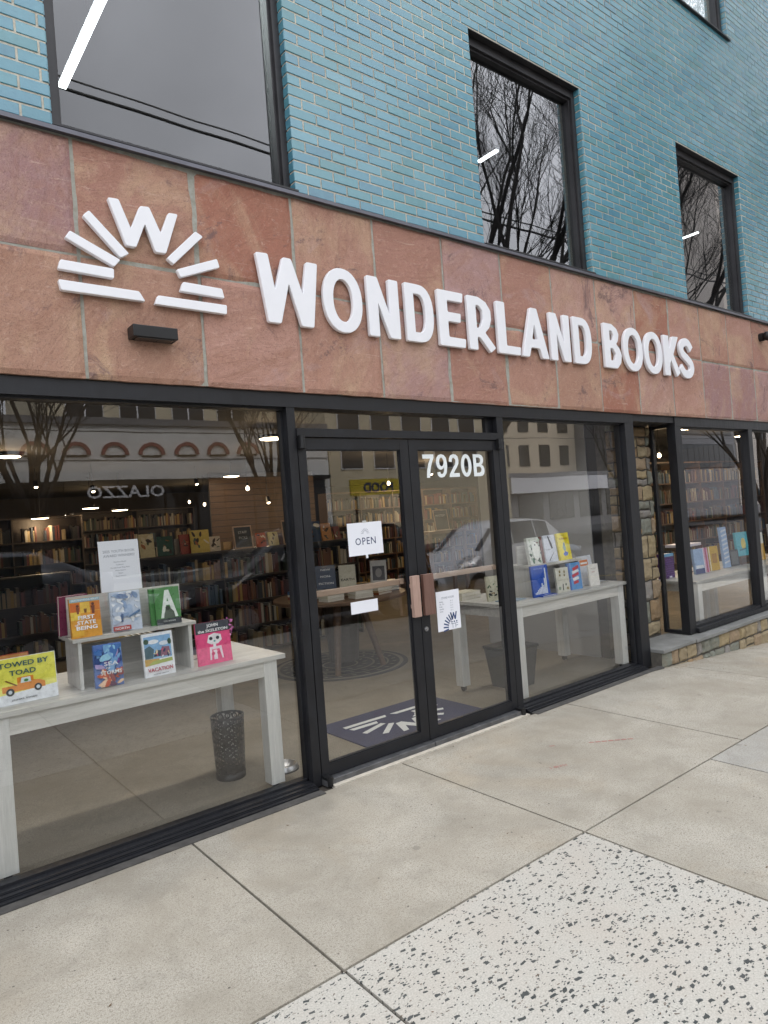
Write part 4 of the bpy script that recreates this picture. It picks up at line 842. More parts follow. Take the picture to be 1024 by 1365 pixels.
# ================================================================ FLOOR OBJECTS
# perforated bin
def curve_bin():
    t = thing('waste_bin', 'tall black bin with cut-out leaf pattern under the left window table', 'bin', (1.845, .585, 0))
    n, rows, R0, H = 14, 8, .092, .395; mb = MB()
    def P_(a, z): r = R0 + .014 * z / H; return (r * math.cos(a), r * math.sin(a), z)
    def strip(p, q, w=.0052):
        a0, z0 = p; a1, z1 = q; k = 3
        dl_ = math.hypot((a1 - a0) * R0, z1 - z0); na = -(z1 - z0) / dl_ * w / R0; nz2 = (a1 - a0) * R0 / dl_ * w
        vs = []; 
        for i in range(k + 1):
            f_ = i / k; a = a0 + (a1 - a0) * f_; z = z0 + (z1 - z0) * f_; vs.append(P_(a + na, z + nz2)); vs.append(P_(a - na, z - nz2))
        mb.add(vs, [(2 * i, 2 * i + 2, 2 * i + 3, 2 * i + 1) for i in range(k)])
    dz = (H - .05) / rows; da = 2 * PI / n
    for r in range(rows):
        for i in range(n):
            a = i * da + (r % 2) * da / 2; z = .04 + r * dz
            for s_ in (-1, 1):     # petal outline
                pts = [(a + s_ * math.sin(PI * k / 6) * da * .34, z + dz * k / 6) for k in range(7)]
                for k in range(6): strip(pts[k], pts[k + 1])
            for s_ in (-1, 1): strip((a, z + dz), (a + s_ * da / 2, z + dz * 1.0 + (.0 if r < rows - 1 else -.001))) if (i + r) % 2 else strip((a + s_ * da * .34, z + dz / 2), (a + s_ * da / 2, z + dz * (.5 + .35 * s_)))
            strip((a, z + dz * .1), (a, z + dz * .9), .0018)
    mb.build('perforated_side', M_BLACK, t)
    q = MB(); q.lathe([(R0 + .001, 0), (R0 + .002, .042), (R0 - .002, .042), (R0 - .003, .003), (.001, .003)], n=32); q.build('base', M_BLACK, t, True)
    q = MB(); q.lathe([(R0 + .012, H - .01), (R0 + .017, H), (R0 + .012, H + .004), (R0 + .009, H - .008)], n=32); q.build('rim', M_BLACK, t, True)
curve_bin()
t = thing('dog_bowl', 'shiny steel pet bowl on the floor beside the left window table leg', 'bowl', (2.14, .42, .001))
q = MB(); q.lathe([(.001, .004), (.062, .004), (.078, .036), (.082, .038), (.086, .036), (.093, .0)], n=32); q.build('bowl', M_CHROME, t, True)
q = MB(); q.lathe([(.0975, .0), (.0965, .008), (.094, .008), (.093, .0)], n=32); q.build('rubber_ring', M_BLACK, t, True)
t = thing('planter_bin', 'dark tapered square bin on the floor under the right window table', 'bin', (4.60, .60, .001))
q = MB(); a, b, h = .13, .17, .36; q.add([(-a, -a, 0), (a, -a, 0), (a, a, 0), (-a, a, 0), (-b, -b, h), (b, -b, h), (b, b, h), (-b, b, h), (-b + .01, -b + .01, h), (b - .01, -b + .01, h), (b - .01, b - .01, h), (-b + .01, b - .01, h), (-a + .01, -a + .01, .01), (a - .01, -a + .01, .01), (a - .01, a - .01, .01), (-a + .01, a - .01, .01)],
    [(0, 3, 2, 1), (0, 1, 5, 4), (1, 2, 6, 5), (2, 3, 7, 6), (3, 0, 4, 7), (4, 5, 9, 8), (5, 6, 10, 9), (6, 7, 11, 10), (7, 4, 8, 11), (8, 9, 13, 12), (9, 10, 14, 13), (10, 11, 15, 14), (11, 8, 12, 15), (12, 13, 14, 15)]); q.build('body', plain('charcoal_plastic', (.035, .037, .04), .55), t)
MB().box((-b - .006, -b - .006, h - .02), (b + .006, b + .006, h + .004)).build('rim', M_BLACK, t)
# door mat
t = thing('door_mat', 'navy door mat with a pale grey sunburst logo just inside the doors', 'mat', (3.31, .59, .001))
MB().box((-.575, -.40, 0), (.575, .385, .010), 0, .003).build('mat', plain('navy_carpet', (.035, .038, .085), .95, 0, .2, 150, .5), t)
lm = MB(); LOGO = [[(.856, 2.858), (1.244, 2.856), (1.274, 2.806), (.866, 2.807)], [(.872, 2.957), (1.124, 2.953), (1.122, 2.902), (.858, 2.909)], [(.925, 3.108), (1.160, 3.004), (1.127, 2.963), (.900, 3.069)],
            [(1.022, 3.229), (1.207, 3.044), (1.162, 3.015), (.990, 3.196)], [(1.577, 3.235), (1.620, 3.213), (1.440, 3.029), (1.404, 3.056)], [(1.693, 3.104), (1.707, 3.057), (1.474, 2.964), (1.455, 3.005)],
            [(1.486, 2.943), (1.711, 2.939), (1.723, 2.886), (1.466, 2.890)], [(1.342, 2.849), (1.734, 2.849), (1.730, 2.797), (1.322, 2.800)],
            [(1.117, 3.316), (1.172, 3.320), (1.225, 3.179), (1.280, 3.308), (1.328, 3.314), (1.382, 3.186), (1.432, 3.306), (1.483, 3.308), (1.403, 3.080), (1.347, 3.078), (1.300, 3.217), (1.246, 3.084), (1.195, 3.085)]]
for pl_ in LOGO:
    pts = [(-(x - 1.29) * 1.0, -(z - 3.04) * .85) for x, z in pl_]; n = len(pts)
    lm.add([(x, y, .0104) for x, y in pts] + [(x, y, .0125) for x, y in pts], [tuple(range(n, 2 * n))] + [(i, (i + 1) % n, n + (i + 1) % n, n + i) for i in range(n)])
lm.build('logo', plain('pale_grey_pile', (.66, .66, .64), .95, 0, .1, 60), t, fix=True)
# round rug
t = thing('round_rug', 'round dark patterned rug under the round book table', 'rug', (4.17, 2.72, .001))
M_RUGA = plain('charcoal_rug', (.05, .05, .055), .95, 0, .3, 60); M_RUGB = plain('taupe_rug', (.20, .18, .15), .95, 0, .2, 60)
q = MB(); q.lathe([(.75, 0), (.75, .006), (.001, .006)], n=64); q.build('rug', M_RUGA, t)
q = MB()
for r0, r1 in ((.66, .70), (.52, .54), (.36, .385), (.18, .20)): q.lathe([(r0, .0063), (r0, .008), (r1, .008), (r1, .0063)], n=64)
for rr, n in ((.60, 26), (.45, 20), (.28, 14)):
    for i in range(n):
        a = 2 * PI * i / n; c_ = Vector((math.cos(a) * rr, math.sin(a) * rr, .0078)); d = Vector((math.cos(a + .7), math.sin(a + .7), 0)) * .045; e = Vector((-d.y, d.x, 0)) * .4; q.add([c_ - d, c_ + e, c_ + d, c_ - e], [(0, 3, 2, 1)])
q.build('pattern', M_RUGB, t)
# round table of books
t = thing('round_table', 'round dark wooden table stacked with books inside the doors', 'table', (4.12, 2.55, .009))
q = MB(); q.lathe([(.001, .74), (.70, .74), (.72, .75), (.72, .775), (.71, .782), (.001, .782)], n=48); q.build('tabletop', M_SHELF, t)
for i in range(4):
    a = PI / 4 + i * PI / 2; q = MB(); q.tube((.42 * math.cos(a), .42 * math.sin(a), 0), (.2 * math.cos(a), .2 * math.sin(a), .74), .03, .045, 10); q.build('leg', M_SHELF, t)
q = MB(); q.tube((0, 0, .08), (0, 0, .74), .16, .20, 20); q.build('pedestal', M_SHELFD, t)
ZR = .7925; g_ = random.Random(17)
PAL = ['54302C', '6E4A36', '2C343E', '3C4A40', '9A8A6C', 'B8B2A4', '483640', '222224', '74403A', '4A5E72', 'A88C50', '6A6056']
CN = dict(zip(PAL, ['dark red', 'rust brown', 'navy', 'dark green', 'tan', 'cream', 'plum', 'black', 'brick red', 'steel blue', 'mustard', 'taupe']))
places = [(-.55, -.20), (-.35, -.45), (-.08, -.56), (.22, -.52), (.46, -.32), (.56, -.05), (-.3, -.1), (.05, -.22), (.30, .0), (-.05, .15)]
nm = ['at the left edge', 'at the front left', 'at the front', 'at the front right', 'at the right', 'at the right edge', 'left of the middle', 'in the middle', 'right of the middle', 'towards the back']
for i, (dx, dy) in enumerate(places):
    nb = g_.choice((2, 3, 3, 4)); rz = g_.uniform(-.4, .4); zz = ZR
    for k in range(nb):
        th_ = g_.uniform(.018, .035); c_ = g_.choice(['DDD8C4', 'CFC6B0', 'B59A6A', '41658A', '8C4A2A', 'E2DED2'])
        book('book %s from the bottom of the stack %s of the round table' % (('first', 'second', 'third', 'fourth')[k], nm[i]), 4.12 + dx, 2.55 + dy, zz, .21, .15, th_, rz + g_.uniform(-.06, .06), 0, c_, flat=True); zz += th_ + .0008
book('blue-grey book with white title New Nonfiction standing on the round table', 3.78, 2.28, .8725 + .03, .20, .24, .02, -.5, .1, '4A5468', [], [('NEW', .12, .5, .78, 'E6E6E6', .02, .5), ('NON-', .12, .5, .5, 'E6E6E6', .02, .55), ('FICTION', .12, .5, .2, 'E6E6E6', .02, .75)])
book('cream book propped on the round table', 3.98, 2.18, .90, .17, .23, .02, -.5, .12, 'C9C2AE', [], [('EARTH', .14, .5, .3, '2A2A2A', .02, .8)])
book('framed grey portrait book propped on the round table', 4.36, 2.15, .90, .17, .24, .02, -.7, .2, 'BDB9B4', [rect('4A4648', .12, .12, .88, .75), ell('8A8480', .5, .45, .2, .2)])

# ================================================================ BOOKCASES
CAND = []
def bookcase(x0, x1, y, zf, zt, nsh, depth, label, mat, ctx, fill=.92, hz=None):
    t = thing('bookcase', label, 'bookcase', ((x0 + x1) / 2, y, zf)); w = (x1 - x0) / 2; H = zt - zf
    MB().box((-w, 0, 0), (-w + .025, depth, H)).build('side_panel', mat, t); MB().box((w - .025, 0, 0), (w, depth, H)).build('side_panel', mat, t)
    MB().box((-w, -.01, H), (w, depth, H + .025)).build('top_panel', mat, t); MB().box((-w + .0255, depth - .012, 0), (w - .0255, depth, H - .0005)).build('back_panel', M_SHELFD, t)
    bays = max(1, round((x1 - x0) / 1.0)); bw = (2 * w) / bays
    for i in range(1, bays): MB().box((-w + i * bw - .011, .004, 0), (-w + i * bw + .011, depth - .013, H - .0005)).build('divider', mat, t)
    sh = (H - .06) / nsh; g_ = random.Random(len(CAND) + 1)
    for s_ in range(nsh):
        z = .06 + s_ * sh
        for i in range(bays):
            a = -w + i * bw + (.0255 if i == 0 else .0115); b = -w + (i + 1) * bw - (.0255 if i == bays - 1 else .0115)
            MB().box((a, .003, z - .022), (b, depth - .0125, z)).build('shelf', mat, t)
            u = a + .005; cl = g_.choice(PAL)
            while u < b - .03:
                if g_.random() < .3: cl = g_.choice(PAL)
                if g_.random() < .03: u += g_.uniform(.05, .15); continue
                bwid = g_.uniform(.016, .042); hh = min(sh - .04, g_.uniform(.17, .26))
                if u + bwid > b: break
                CAND.append(((x0 + x1) / 2 + u + bwid / 2, y + .02 + g_.uniform(0, .03), zf + z + .0006, bwid - .001, hh, g_.uniform(.13, .17), cl if g_.random() < .55 else g_.choice(PAL), ctx, s_, nsh)); u += bwid
    return t
bookcase(2.55, 5.6, 4.2, 0, 1.30, 4, .30, 'low walnut bookcase with displayed books and chalkboards on top, deep behind the left window', M_SHELFD, 'low bookcase')
bookcase(7.9, 12.45, 8.4, 0, 2.15, 6, .30, 'tall brown bookcase at the back of the shop seen through the doors', M_SHELF, 'tall back bookcase')
bookcase(10.6, 16.4, 3.2, -.15, 2.20, 6, .30, 'tall brown bookcase behind the right-hand bay', M_SHELF, 'right-hand bookcase')
bookcase(1.0, 3.2, 9.0, 0, 2.0, 5, .30, 'tall dark bookcase far back behind the left window', M_SHELFD, 'far left bookcase')
bookcase(3.5, 6.0, 10.8, 0, 2.1, 6, .30, 'tall dark bookcase deepest in the shop behind the award notice', M_SHELFD, 'deepest bookcase')
bookcase(.35, 2.3, 6.2, 0, 1.15, 3, .30, 'low dark bookcase at the far left edge of the left window', M_SHELFD, 'far left low bookcase')
# unit books
UB = {}
def unit_book(c_):
    if c_ not in UB:
        q = MB(); q.box((-.5, 0, 0), (.5, 1, 1)); q.box((-.40, .03, 1.0), (.40, 1.0, 1.0015), 1)
        me = q.mesh('spine_book'); me.materials.append(colm(c_, .5)); me.materials.append(M_PAGES); UB[c_] = me
    return UB[c_]
campos = Vector((0, -3.54, 1.6))
def insight(c_):
    d = Vector((c_[0], c_[1], c_[2] + c_[4] / 2)) - campos; w_ = d.dot(_f)
    if w_ <= 0: return False
    u_ = 512 + 903.5 * d.dot(_r) / w_; v_ = 682.5 - 903.5 * d.dot(_u) / w_
    if not (-20 < u_ < 1044 and 545 < v_ < 1000): return False
    t_ = 3.54 / (c_[1] + 3.54); X_ = c_[0] * t_
    return (X_ < 2.1 or 2.22 < X_ < 2.98 or 3.13 < X_ < 3.91 or 4.05 < X_ < 5.7 or X_ > 6.75) and not (6.75 < X_ and 1.6 + (c_[2] + .1 - 1.6) * t_ < .62)
vis = sorted([c_ for c_ in CAND if insight(c_)], key=lambda c_: -(c_[3] * c_[4]) / (Vector(c_[:3]) - campos).length_squared)
top = vis[:300]; ids = set(id(c_) for c_ in top); rest = [c_ for c_ in CAND if id(c_) not in ids]
ORD = ['bottom', 'second', 'third', 'fourth', 'fifth', 'sixth']
for c_ in top:
    o = link('book', unit_book(c_[6])); o.location = c_[:3]; o.scale = (c_[3], c_[5], c_[4])
    sn = 'top' if c_[8] == c_[9] - 1 else ORD[c_[8]]
    tag(o, '%s book spine out on the %s shelf of the %s' % (CN[c_[6]], sn, c_[7]), 'book', '%s books on the %s shelf of the %s' % (CN[c_[6]], sn, c_[7]))
q = MB(); rm = [colm(p, .5) for p in PAL]
for c_ in rest: q.box((c_[0] - c_[3] / 2, c_[1], c_[2]), (c_[0] + c_[3] / 2, c_[1] + c_[5], c_[2] + c_[4]), PAL.index(c_[6]))
o = q.build('shelved_books', rm); tag(o, 'rows of small far book spines on the dim shelves', 'books', kind='stuff')
# things on top of the low bookcase
def chalkboard(x, y, z, w, h, label, words, rz=0):
    t = thing('chalkboard_sign', label, 'sign', (x, y, z), rz); t.rotation_euler = (-.15, 0, rz)
    q = MB(); b = .016; q.box((-w / 2, 0, 0), (w / 2, .014, b)).box((-w / 2, 0, h - b), (w / 2, .014, h)).box((-w / 2, 0, b), (-w / 2 + b, .014, h - b)).box((w / 2 - b, 0, b), (w / 2, .014, h - b)); q.build('frame', M_BAR, t)
    MB().box((-w / 2 + b, .004, b), (w / 2 - b, .012, h - b)).build('board', plain('slate', (.03, .035, .04), .7), t)
    for k, s_ in enumerate(words): text(s_, h * .16, colm('C9CCD0'), t, (0, .0032, h * (.66 - .24 * k)), 0, 1, .0004)
chalkboard(3.90, 4.28, 1.327, .26, .29, 'small chalkboard sign on the low bookcase behind the left window, further left', ('STAFF', 'PICKS'))
chalkboard(4.62, 4.28, 1.327, .30, .32, 'small chalkboard sign on the low bookcase close to the door post', ('FICTION', 'A - Z'))
chalkboard(8.95, 6.0, 1.25, .36, .40, 'framed chalkboard standing on the tray table deep behind the right door', ('MYSTERY',))
t = thing('side_table', 'small dark table carrying the framed chalkboard deep behind the right door', 'table', (9.0, 6.1, 0)); MB().box((-.5, -.2, 1.20), (.5, .25, 1.245)).build('tabletop', M_SHELF, t)
for sx in (-.45, .45):
    for sy in (-.15, .2): MB().box((sx - .03, sy - .03, 0), (sx + .03, sy + .03, 1.20)).build('leg', M_SHELF, t)
disp = [(2.68, 'D9CFA8', 'cream'), (2.90, '2F5A46', 'green'), (3.16, '8A3A2E', 'rust'), (3.33, 'D8C060', 'yellow patterned'), (3.53, 'CFC4B4', 'pale'), (4.14, 'B85A34', 'orange'), (4.36, 'E0D6A0', 'pale yellow'), (4.93, '3A4C6A', 'navy'), (5.15, 'C98A4A', 'ochre'), (5.38, '7A2F3A', 'wine red')]
g_ = random.Random(77)
for i, (x, c_, n_) in enumerate(disp):
    hh = g_.uniform(.17, .30); book('%s book face out on top of the low bookcase' % n_, x, 4.30 + g_.uniform(-.04, .06), 1.327, hh * g_.uniform(.62, .85), hh, .02, g_.uniform(-.35, .3), g_.uniform(.08, .25), c_, blobs(['E9E2CC', '3A2A20', 'A8673A', '4A5A4A'], 7, .15, .15, .85, .85, .06, .25, 100 + i))
for i, (x, n_, c_) in enumerate(((3.72, 'tan', 'C9A878'), (4.52, 'brown', '6A4A34'), (5.02, 'mint', 'A8C0B0'), (3.05, 'grey', '8A8A88'))):
    book('%s boxed gift standing on top of the low bookcase' % n_, x, 4.42, 1.327, .12, .10 + .03 * i, .09, .2 * i, 0, c_, name='gift_box', cat='box')
# left side: curtain-like dark fixture and reading chair
t = thing('wall_shelf', 'wooden slatted panel wall at the back left of the shop', 'wall panel', (6.2, 7.9, 0))
q = MB()
for k in range(22): q.box((-1.1, 0, .1 + k * .11), (1.1, .02, .2 + k * .11))
q.build('slats', M_SHELF, t); MB().box((-1.1, .0205, 0), (1.1, .05, 2.6)).build('backing', M_SHELFD, t)

# ================================================================ LAMPS (lit)
lampn = 0
def lamp(x, y, z, kind, label, e=12, light=True):
    t = thing('ceiling_lamp', label, 'lamp', (x, y, z), group='lit ceiling lamps in the shop')
    top_ = 2.75 - z
    if kind == 'disc':
        q = MB(); q.lathe([(.001, .03), (.15, .03), (.155, 0), (.14, -.005)], n=28); q.build('housing', M_BLACK, t)
        q = MB(); q.lathe([(.135, -.004), (.12, -.012), (.001, -.014)], n=28); q.build('diffuser', M_LAMPW, t)
    elif kind == 'spot':
        q = MB(); q.tube((0, 0, .09), (0, -.03, .0), .035, .04, 14); q.build('housing', M_BLACK, t); q = MB(); q.tube((0, -.031, -.001), (0, -.034, -.009), .026, .022, 14); q.build('bulb', M_LAMPW, t)
    else:
        q = MB(); q.lathe([(.001, .048), (.018, .04), (.028, .01), (.018, -.018), (.001, -.026)], n=18); q.build('bulb', M_LAMPW, t, True)
        q = MB(); q.tube((0, 0, .048), (0, 0, .10), .018, .018, 12); q.build('socket', M_BLACK, t)
    if top_ > .12: MB().tube((0, 0, .095 if kind != 'disc' else .03), (0, 0, top_), .004, .004, 6).build('cord', M_BLACK, t)
    if light:
        ld = bpy.data.lights.new('lamp_light', 'POINT'); ld.energy = e * (.5 if x < 9 else .8); ld.color = (1, .72, .42); ld.shadow_soft_size = .12; lo = bpy.data.objects.new('lamp_light', ld); C.objects.link(lo); lo.location = (x, y - .05, z - .14)
lamp(1.62, 6.0, 2.70, 'disc', 'flat warm ceiling lamp at the far left edge of the photo', 14)
for x, y, z, k, l_, e in ((5.67, 9, 2.22, 'spot', 'spotlight over the far shelves behind the left window, left one', 16), (4.88, 6, 2.18, 'bulb', 'round bulb above the low bookcase behind the left window', 16), (5.21, 6, 1.95, 'spot', 'lowest spotlight beside the door post behind the left window', 8),
    (3.85, 9, 2.07, 'disc', 'flat lamp far back in the middle of the left window', 10), (3.35, 9, 2.13, 'disc', 'flat lamp far back left of the middle of the left window', 10), (2.53, 9, 2.0, 'disc', 'flat lamp low and far back at the left of the left window', 14), (7.69, 6, 2.18, 'bulb', 'bright bulb glowing near the top of the left door', 30),
    (9.86, 2.0, 2.207, 'bulb', 'bright bulb seen through the narrow side pane by the stone pillar', 26), (10.83, 2.0, 2.66, 'disc', 'flat lamp at the top of the right-hand bay', 22), (10.2, 7.6, 2.45, 'spot', 'spotlight shining on the tall back bookcase behind the right door', 30), (3.9, 3.4, 2.6, 'disc', 'flat lamp above the round book table', 10),
    (13.2, 2.2, 2.6, 'disc', 'flat lamp above the right-hand bookcase', 26), (1.2, 12, 2.35, 'disc', 'flat lamp deepest in the shop at the far left', 10), (4.5, 13, 2.3, 'bulb', 'small bulb deepest in the shop behind the left window', 14), (6.6, 12.5, 2.3, 'bulb', 'small bulb deepest in the shop seen near the door post', 14)):
    lamp(x, y, z, k, l_, e)
for x, y, z, k, l_ in ((4.9, 8, 2.42, 'spot', 'unlit side spotlight head nearest the middle of the left window ceiling'), (3.0, 7.5, 2.32, 'spot', 'spotlight high left of the notice, deep in the shop'), (2.3, 8, 2.45, 'spot', 'spotlight close to the left edge, deep in the shop'), (5.9, 10, 2.12, 'bulb', 'small bulb right of the award notice, deep in the shop'),
    (7.0, 9, 2.5, 'disc', 'flat lamp high up deep behind the left door'), (5.3, 7.4, 2.5, 'disc', 'flat lamp high near the door post behind the left window'), (3.4, 11, 2.05, 'bulb', 'tiny low bulb far back left of the notice'), (11.4, 5, 2.4, 'spot', 'spotlight behind the right window above the books')):
    lamp(x, y, z, k, l_.replace('unlit side ', ''), 0, False)
for x, y, where in ((.9, 1.1, 'left table, left end'), (1.9, 1.1, 'left table, right end'), (4.9, 1.1, 'right table'), (7.9, 1.0, 'tables of the right-hand bay'), (3.1, 1.4, 'door mat')):  # added fill lamps, hidden above the window head, to brighten tables and books
    t = thing('added_fill_lamp', 'added round ceiling fill lamp, out of view, over the ' + where, 'lamp', (x, y, 2.70))
    z_ = MB(); z_.lathe([(.001, .05), (.06, .05), (.065, 0), (.055, -.004)], n=20); z_.build('housing', M_BLACK, t); z_ = MB(); z_.lathe([(.052, -.002), (.04, -.01), (.001, -.011)], n=20); z_.build('bulb', M_LAMPW, t)
    ld = bpy.data.lights.new('added_fill_beam', 'SPOT'); ld.energy = 30; ld.spot_size = math.radians(115); ld.spot_blend = .8; ld.color = (1, .96, .90); ld.shadow_soft_size = .08
    lo = bpy.data.objects.new('added_fill_beam', ld); C.objects.link(lo); lo.location = (x, y, 2.67); lo.rotation_euler = (-.25, 0, 0)
# upper floor tubes
for (x, y, L, label) in ((1.74, 2.2, 3.2, 'long white linear lamp on the office ceiling behind the upper left window'), (6.10, 1.72, .30, 'short white linear lamp behind the middle upper window'), (10.8, 1.72, .28, 'short white linear lamp behind the right upper window')):
    t = thing('linear_lamp', label, 'lamp', (x, y, 5.72)); 
    if L > 1:
        MB().box((-.040, -1.9, 0), (.040, .72, .03)).build('housing', M_WHITE, t); MB().box((-.035, -1.895, -.012), (.035, .715, -.0005)).build('diffuser', M_TUBE, t); zc_ = .03
    else:
        MB().box((-.028, -L / 2, 0), (.028, L / 2, .03)).build('housing', M_WHITE, t); MB().box((-.024, -L / 2 + .005, -.012), (.024, L / 2 - .005, -.0005)).build('diffuser', M_TUBE, t)
    for yy in (-.15, .15): MB().tube((0, yy, .03), (0, yy, .23), .004, .004, 6).build('cord', M_BLACK, t)
ld = bpy.data.lights.new('office_light', 'AREA'); ld.energy = 30; ld.shape = 'RECTANGLE'; ld.size = .1; ld.size_y = 2.6; lo = bpy.data.objects.new('office_light', ld); C.objects.link(lo); lo.location = (1.74, 1.6, 5.70)

# ================================================================ ACROSS THE STREET (seen mirrored in the glass)
M_WALLW = plain('white_brickwork', (.86, .86, .83), .85, 0, .08, 1.5); M_CREAM = plain('cream_render', (.66, .58, .42), .85, 0, .08, 1.2); M_BEIGE = plain('beige_render', (.68, .58, .44), .85, 0, .08, 1)
M_REDBR = plain('red_brick_arch', (.28, .09, .08), .85, 0, .15, 20); M_DGLASS = plain('dark_shop_glass', (.02, .022, .025), .08, 0, .2, .5); M_PINK = plain('grey_cladding', (.2, .2, .21), .7, 0, .1, 1)
def facade(name, label, x0, x1, y, depth, z0, z1, mat, wins, trim=None):
    t = thing(name, label, 'building', ((x0 + x1) / 2, y - depth / 2, z0)); t2 = t
    q = MB().box((x0, y - depth, z0), (x1, y, z1)); o = q.build('wall', mat, t); o.matrix_parent_inverse = Matrix.Translation(t.location).inverted()
    r_ = MB().box((x0 - .1, y - depth - .1, z1), (x1 + .1, y + .12, z1 + .25)).build('roof', M_PINK, t); r_.matrix_parent_inverse = Matrix.Translation(t.location).inverted()
    for (a, b, c_, d) in wins:
        f_ = MB().box((a, y, c_), (b, y + .05, d)).build('window', trim or M_WHITE, t); f_.matrix_parent_inverse = Matrix.Translation(t.location).inverted()
        n_ = max(1, round((b - a) / .9)); w_ = (b - a) / n_
        g_ = MB()
        for k in range(n_): g_.box((a + k * w_ + .04, y + .05, c_ + .05), (a + (k + 1) * w_ - .04, y + .055, d - .05))
        g_.build('pane', M_DGLASS, f_)
    return t
def addp(t, mb, name, mat, fix=False):
    o = mb.build(name, mat, t, fix=fix); o.matrix_parent_inverse = Matrix.Translation(t.location).inverted(); return o
t = facade('shop_building', 'low white brick shop building across the street with red arches and dark shopfront', -14, 17.2, -22, 8, 0, 5.75, M_WALLW, [])
addp(t, MB().box((-13.5, -22.0, .1), (16.9, -21.93, 3.5)), 'shopfront', M_DGLASS)
q = MB()
for k in range(24): q.box((-13.5 + k * 1.28, -21.93, .1), (-13.42 + k * 1.28, -21.9, 3.45))
addp(t, q, 'mullion_row', M_BLACK)
addp(t, MB().box((-13.8, -21.99, 3.45), (17.0, -21.6, 3.62)), 'canopy', M_BLACK)
for k in range(12):
    cx = 6.52 + 1.355 * (k - 6)
    pts = [(cx + .50 * math.cos(math.radians(a)), 4.62 + .50 * math.sin(math.radians(a))) for a in range(180, -1, -15)] + [(cx + .36 * math.cos(math.radians(a)), 4.62 + .36 * math.sin(math.radians(a))) for a in range(0, 181, 15)]
    q = MB()
    h_ = len(pts) // 2
    for i in range(h_ - 1):
        a, b, c_, d = pts[i], pts[i + 1], pts[2 * h_ - 2 - i], pts[2 * h_ - 1 - i]; q.prism([a, b, c_, d], -21.93, -22.0)
    addp(t, q, 'arch', M_REDBR, True); addp(t, MB().box((cx - .36, -22.0, 4.54), (cx + .36, -21.95, 4.61)), 'arch_vent', M_BLACK)
addp(t, MB().box((-14, -22.0, 4.40), (17.2, -21.97, 4.43)), 'string_course', M_PINK)
s_ = thing('shop_sign', 'pale capital lettering OLAZZO above the dark shopfront across the street, mirrored in the left window', 'sign', (8.03, -21.5, 2.95))
me = text_mesh('OLAZZO', .62, .01, 1.0, .03); me.transform(Matrix.Rotation(PI, 4, 'Z')); me.materials.clear(); me.materials.append(M_WHITE); o = link('lettering', me, s_)
xs_ = [v_.co.x for v_ in me.vertices]; o.scale = (2.75 / (max(xs_) - min(xs_)), 1, 1)
facade('apartment_building', 'cream apartment block rising behind the white shop building, seen reflected', 7.6, 32, -31, 10, 0, 15, M_CREAM, [(8.4 + i * 2.6, 10.2 + i * 2.6, 6.6 + j * 3, 8.6 + j * 3) for i in range(9) for j in range(3)])
facade('apartment_building', 'pale yellow apartment block reflected at the top of the right door window', 17.6, 30, -22.5, 8, 0, 8.5, M_CREAM, [(18.2 + i * 2.0, 19.5 + i * 2.0, 3.9 + j * 1.9, 5.2 + j * 1.9) for i in range(6) for j in range(2)])
t = facade('corner_shop', 'grey shop building with a white fascia reflected behind the parked white car', 30.3, 46, -23, 10, 0, 3.3, M_PINK, [(31.2 + i * 3, 33.6 + i * 3, .6, 2.3) for i in range(5)], M_BLACK)
addp(t, MB().box((30.3, -23, 2.35), (40, -22.6, 3.25)), 'fascia', M_WHITE)
facade('apartment_tower', 'beige apartment tower with square dark windows reflected in the right shop window', 36.5, 47, -30, 10, 0, 15, M_BEIGE, [(37.6 + i * 2.4, 38.8 + i * 2.4, 4.6 + j * 2.6, 6.2 + j * 2.6) for i in range(4) for j in range(4)], M_BLACK)
facade('apartment_tower', 'tall peach coloured tower reflected in the right upper window', 69, 88, -27, 14, 0, 36, plain('peach_render', (.46, .42, .38), .85, 0, .06, 1), [(70.5 + i * 3.2, 72.3 + i * 3.2, 6 + j * 3.2, 8 + j * 3.2) for i in range(5) for j in range(9)], M_BLACK)
facade('office_block', 'dark glazed office block reflected above the stone pillar', 47.6, 62, -24, 12, 0, 12, M_PINK, [(48.2, 61.5, 3.6 + j * 2.8, 5.6 + j * 2.8) for j in range(3)], M_BLACK)
facade('shop_building', 'low grey building at the left end of the far side of the street', -34, -14.5, -22, 8, 0, 6.5, M_PINK, [(-32 + i * 3, -30 + i * 3, 3.6, 5.2) for i in range(6)])
t = thing('shop_sign', 'yellow sign board with dark lettering FOOD across the street, mirrored in the left door', 'sign', (19.3, -21.2, 2.6))
MB().box((-1.6, -.06, 0), (1.6, .06, .72)).build('board', colm('D9C23A'), t)
me = text_mesh('FOOD', .62, .02, 1.0, .01); me.transform(Matrix.Rotation(PI, 4, 'Z')); me.materials.clear(); me.materials.append(M_INK); o = link('lettering', me, t); o.location = (0, .075, .13)
for sx in (-1.3, 1.3): MB().box((sx - .04, -.05, -2.63), (sx + .04, .05, 0)).build('post', M_BLACK, t)

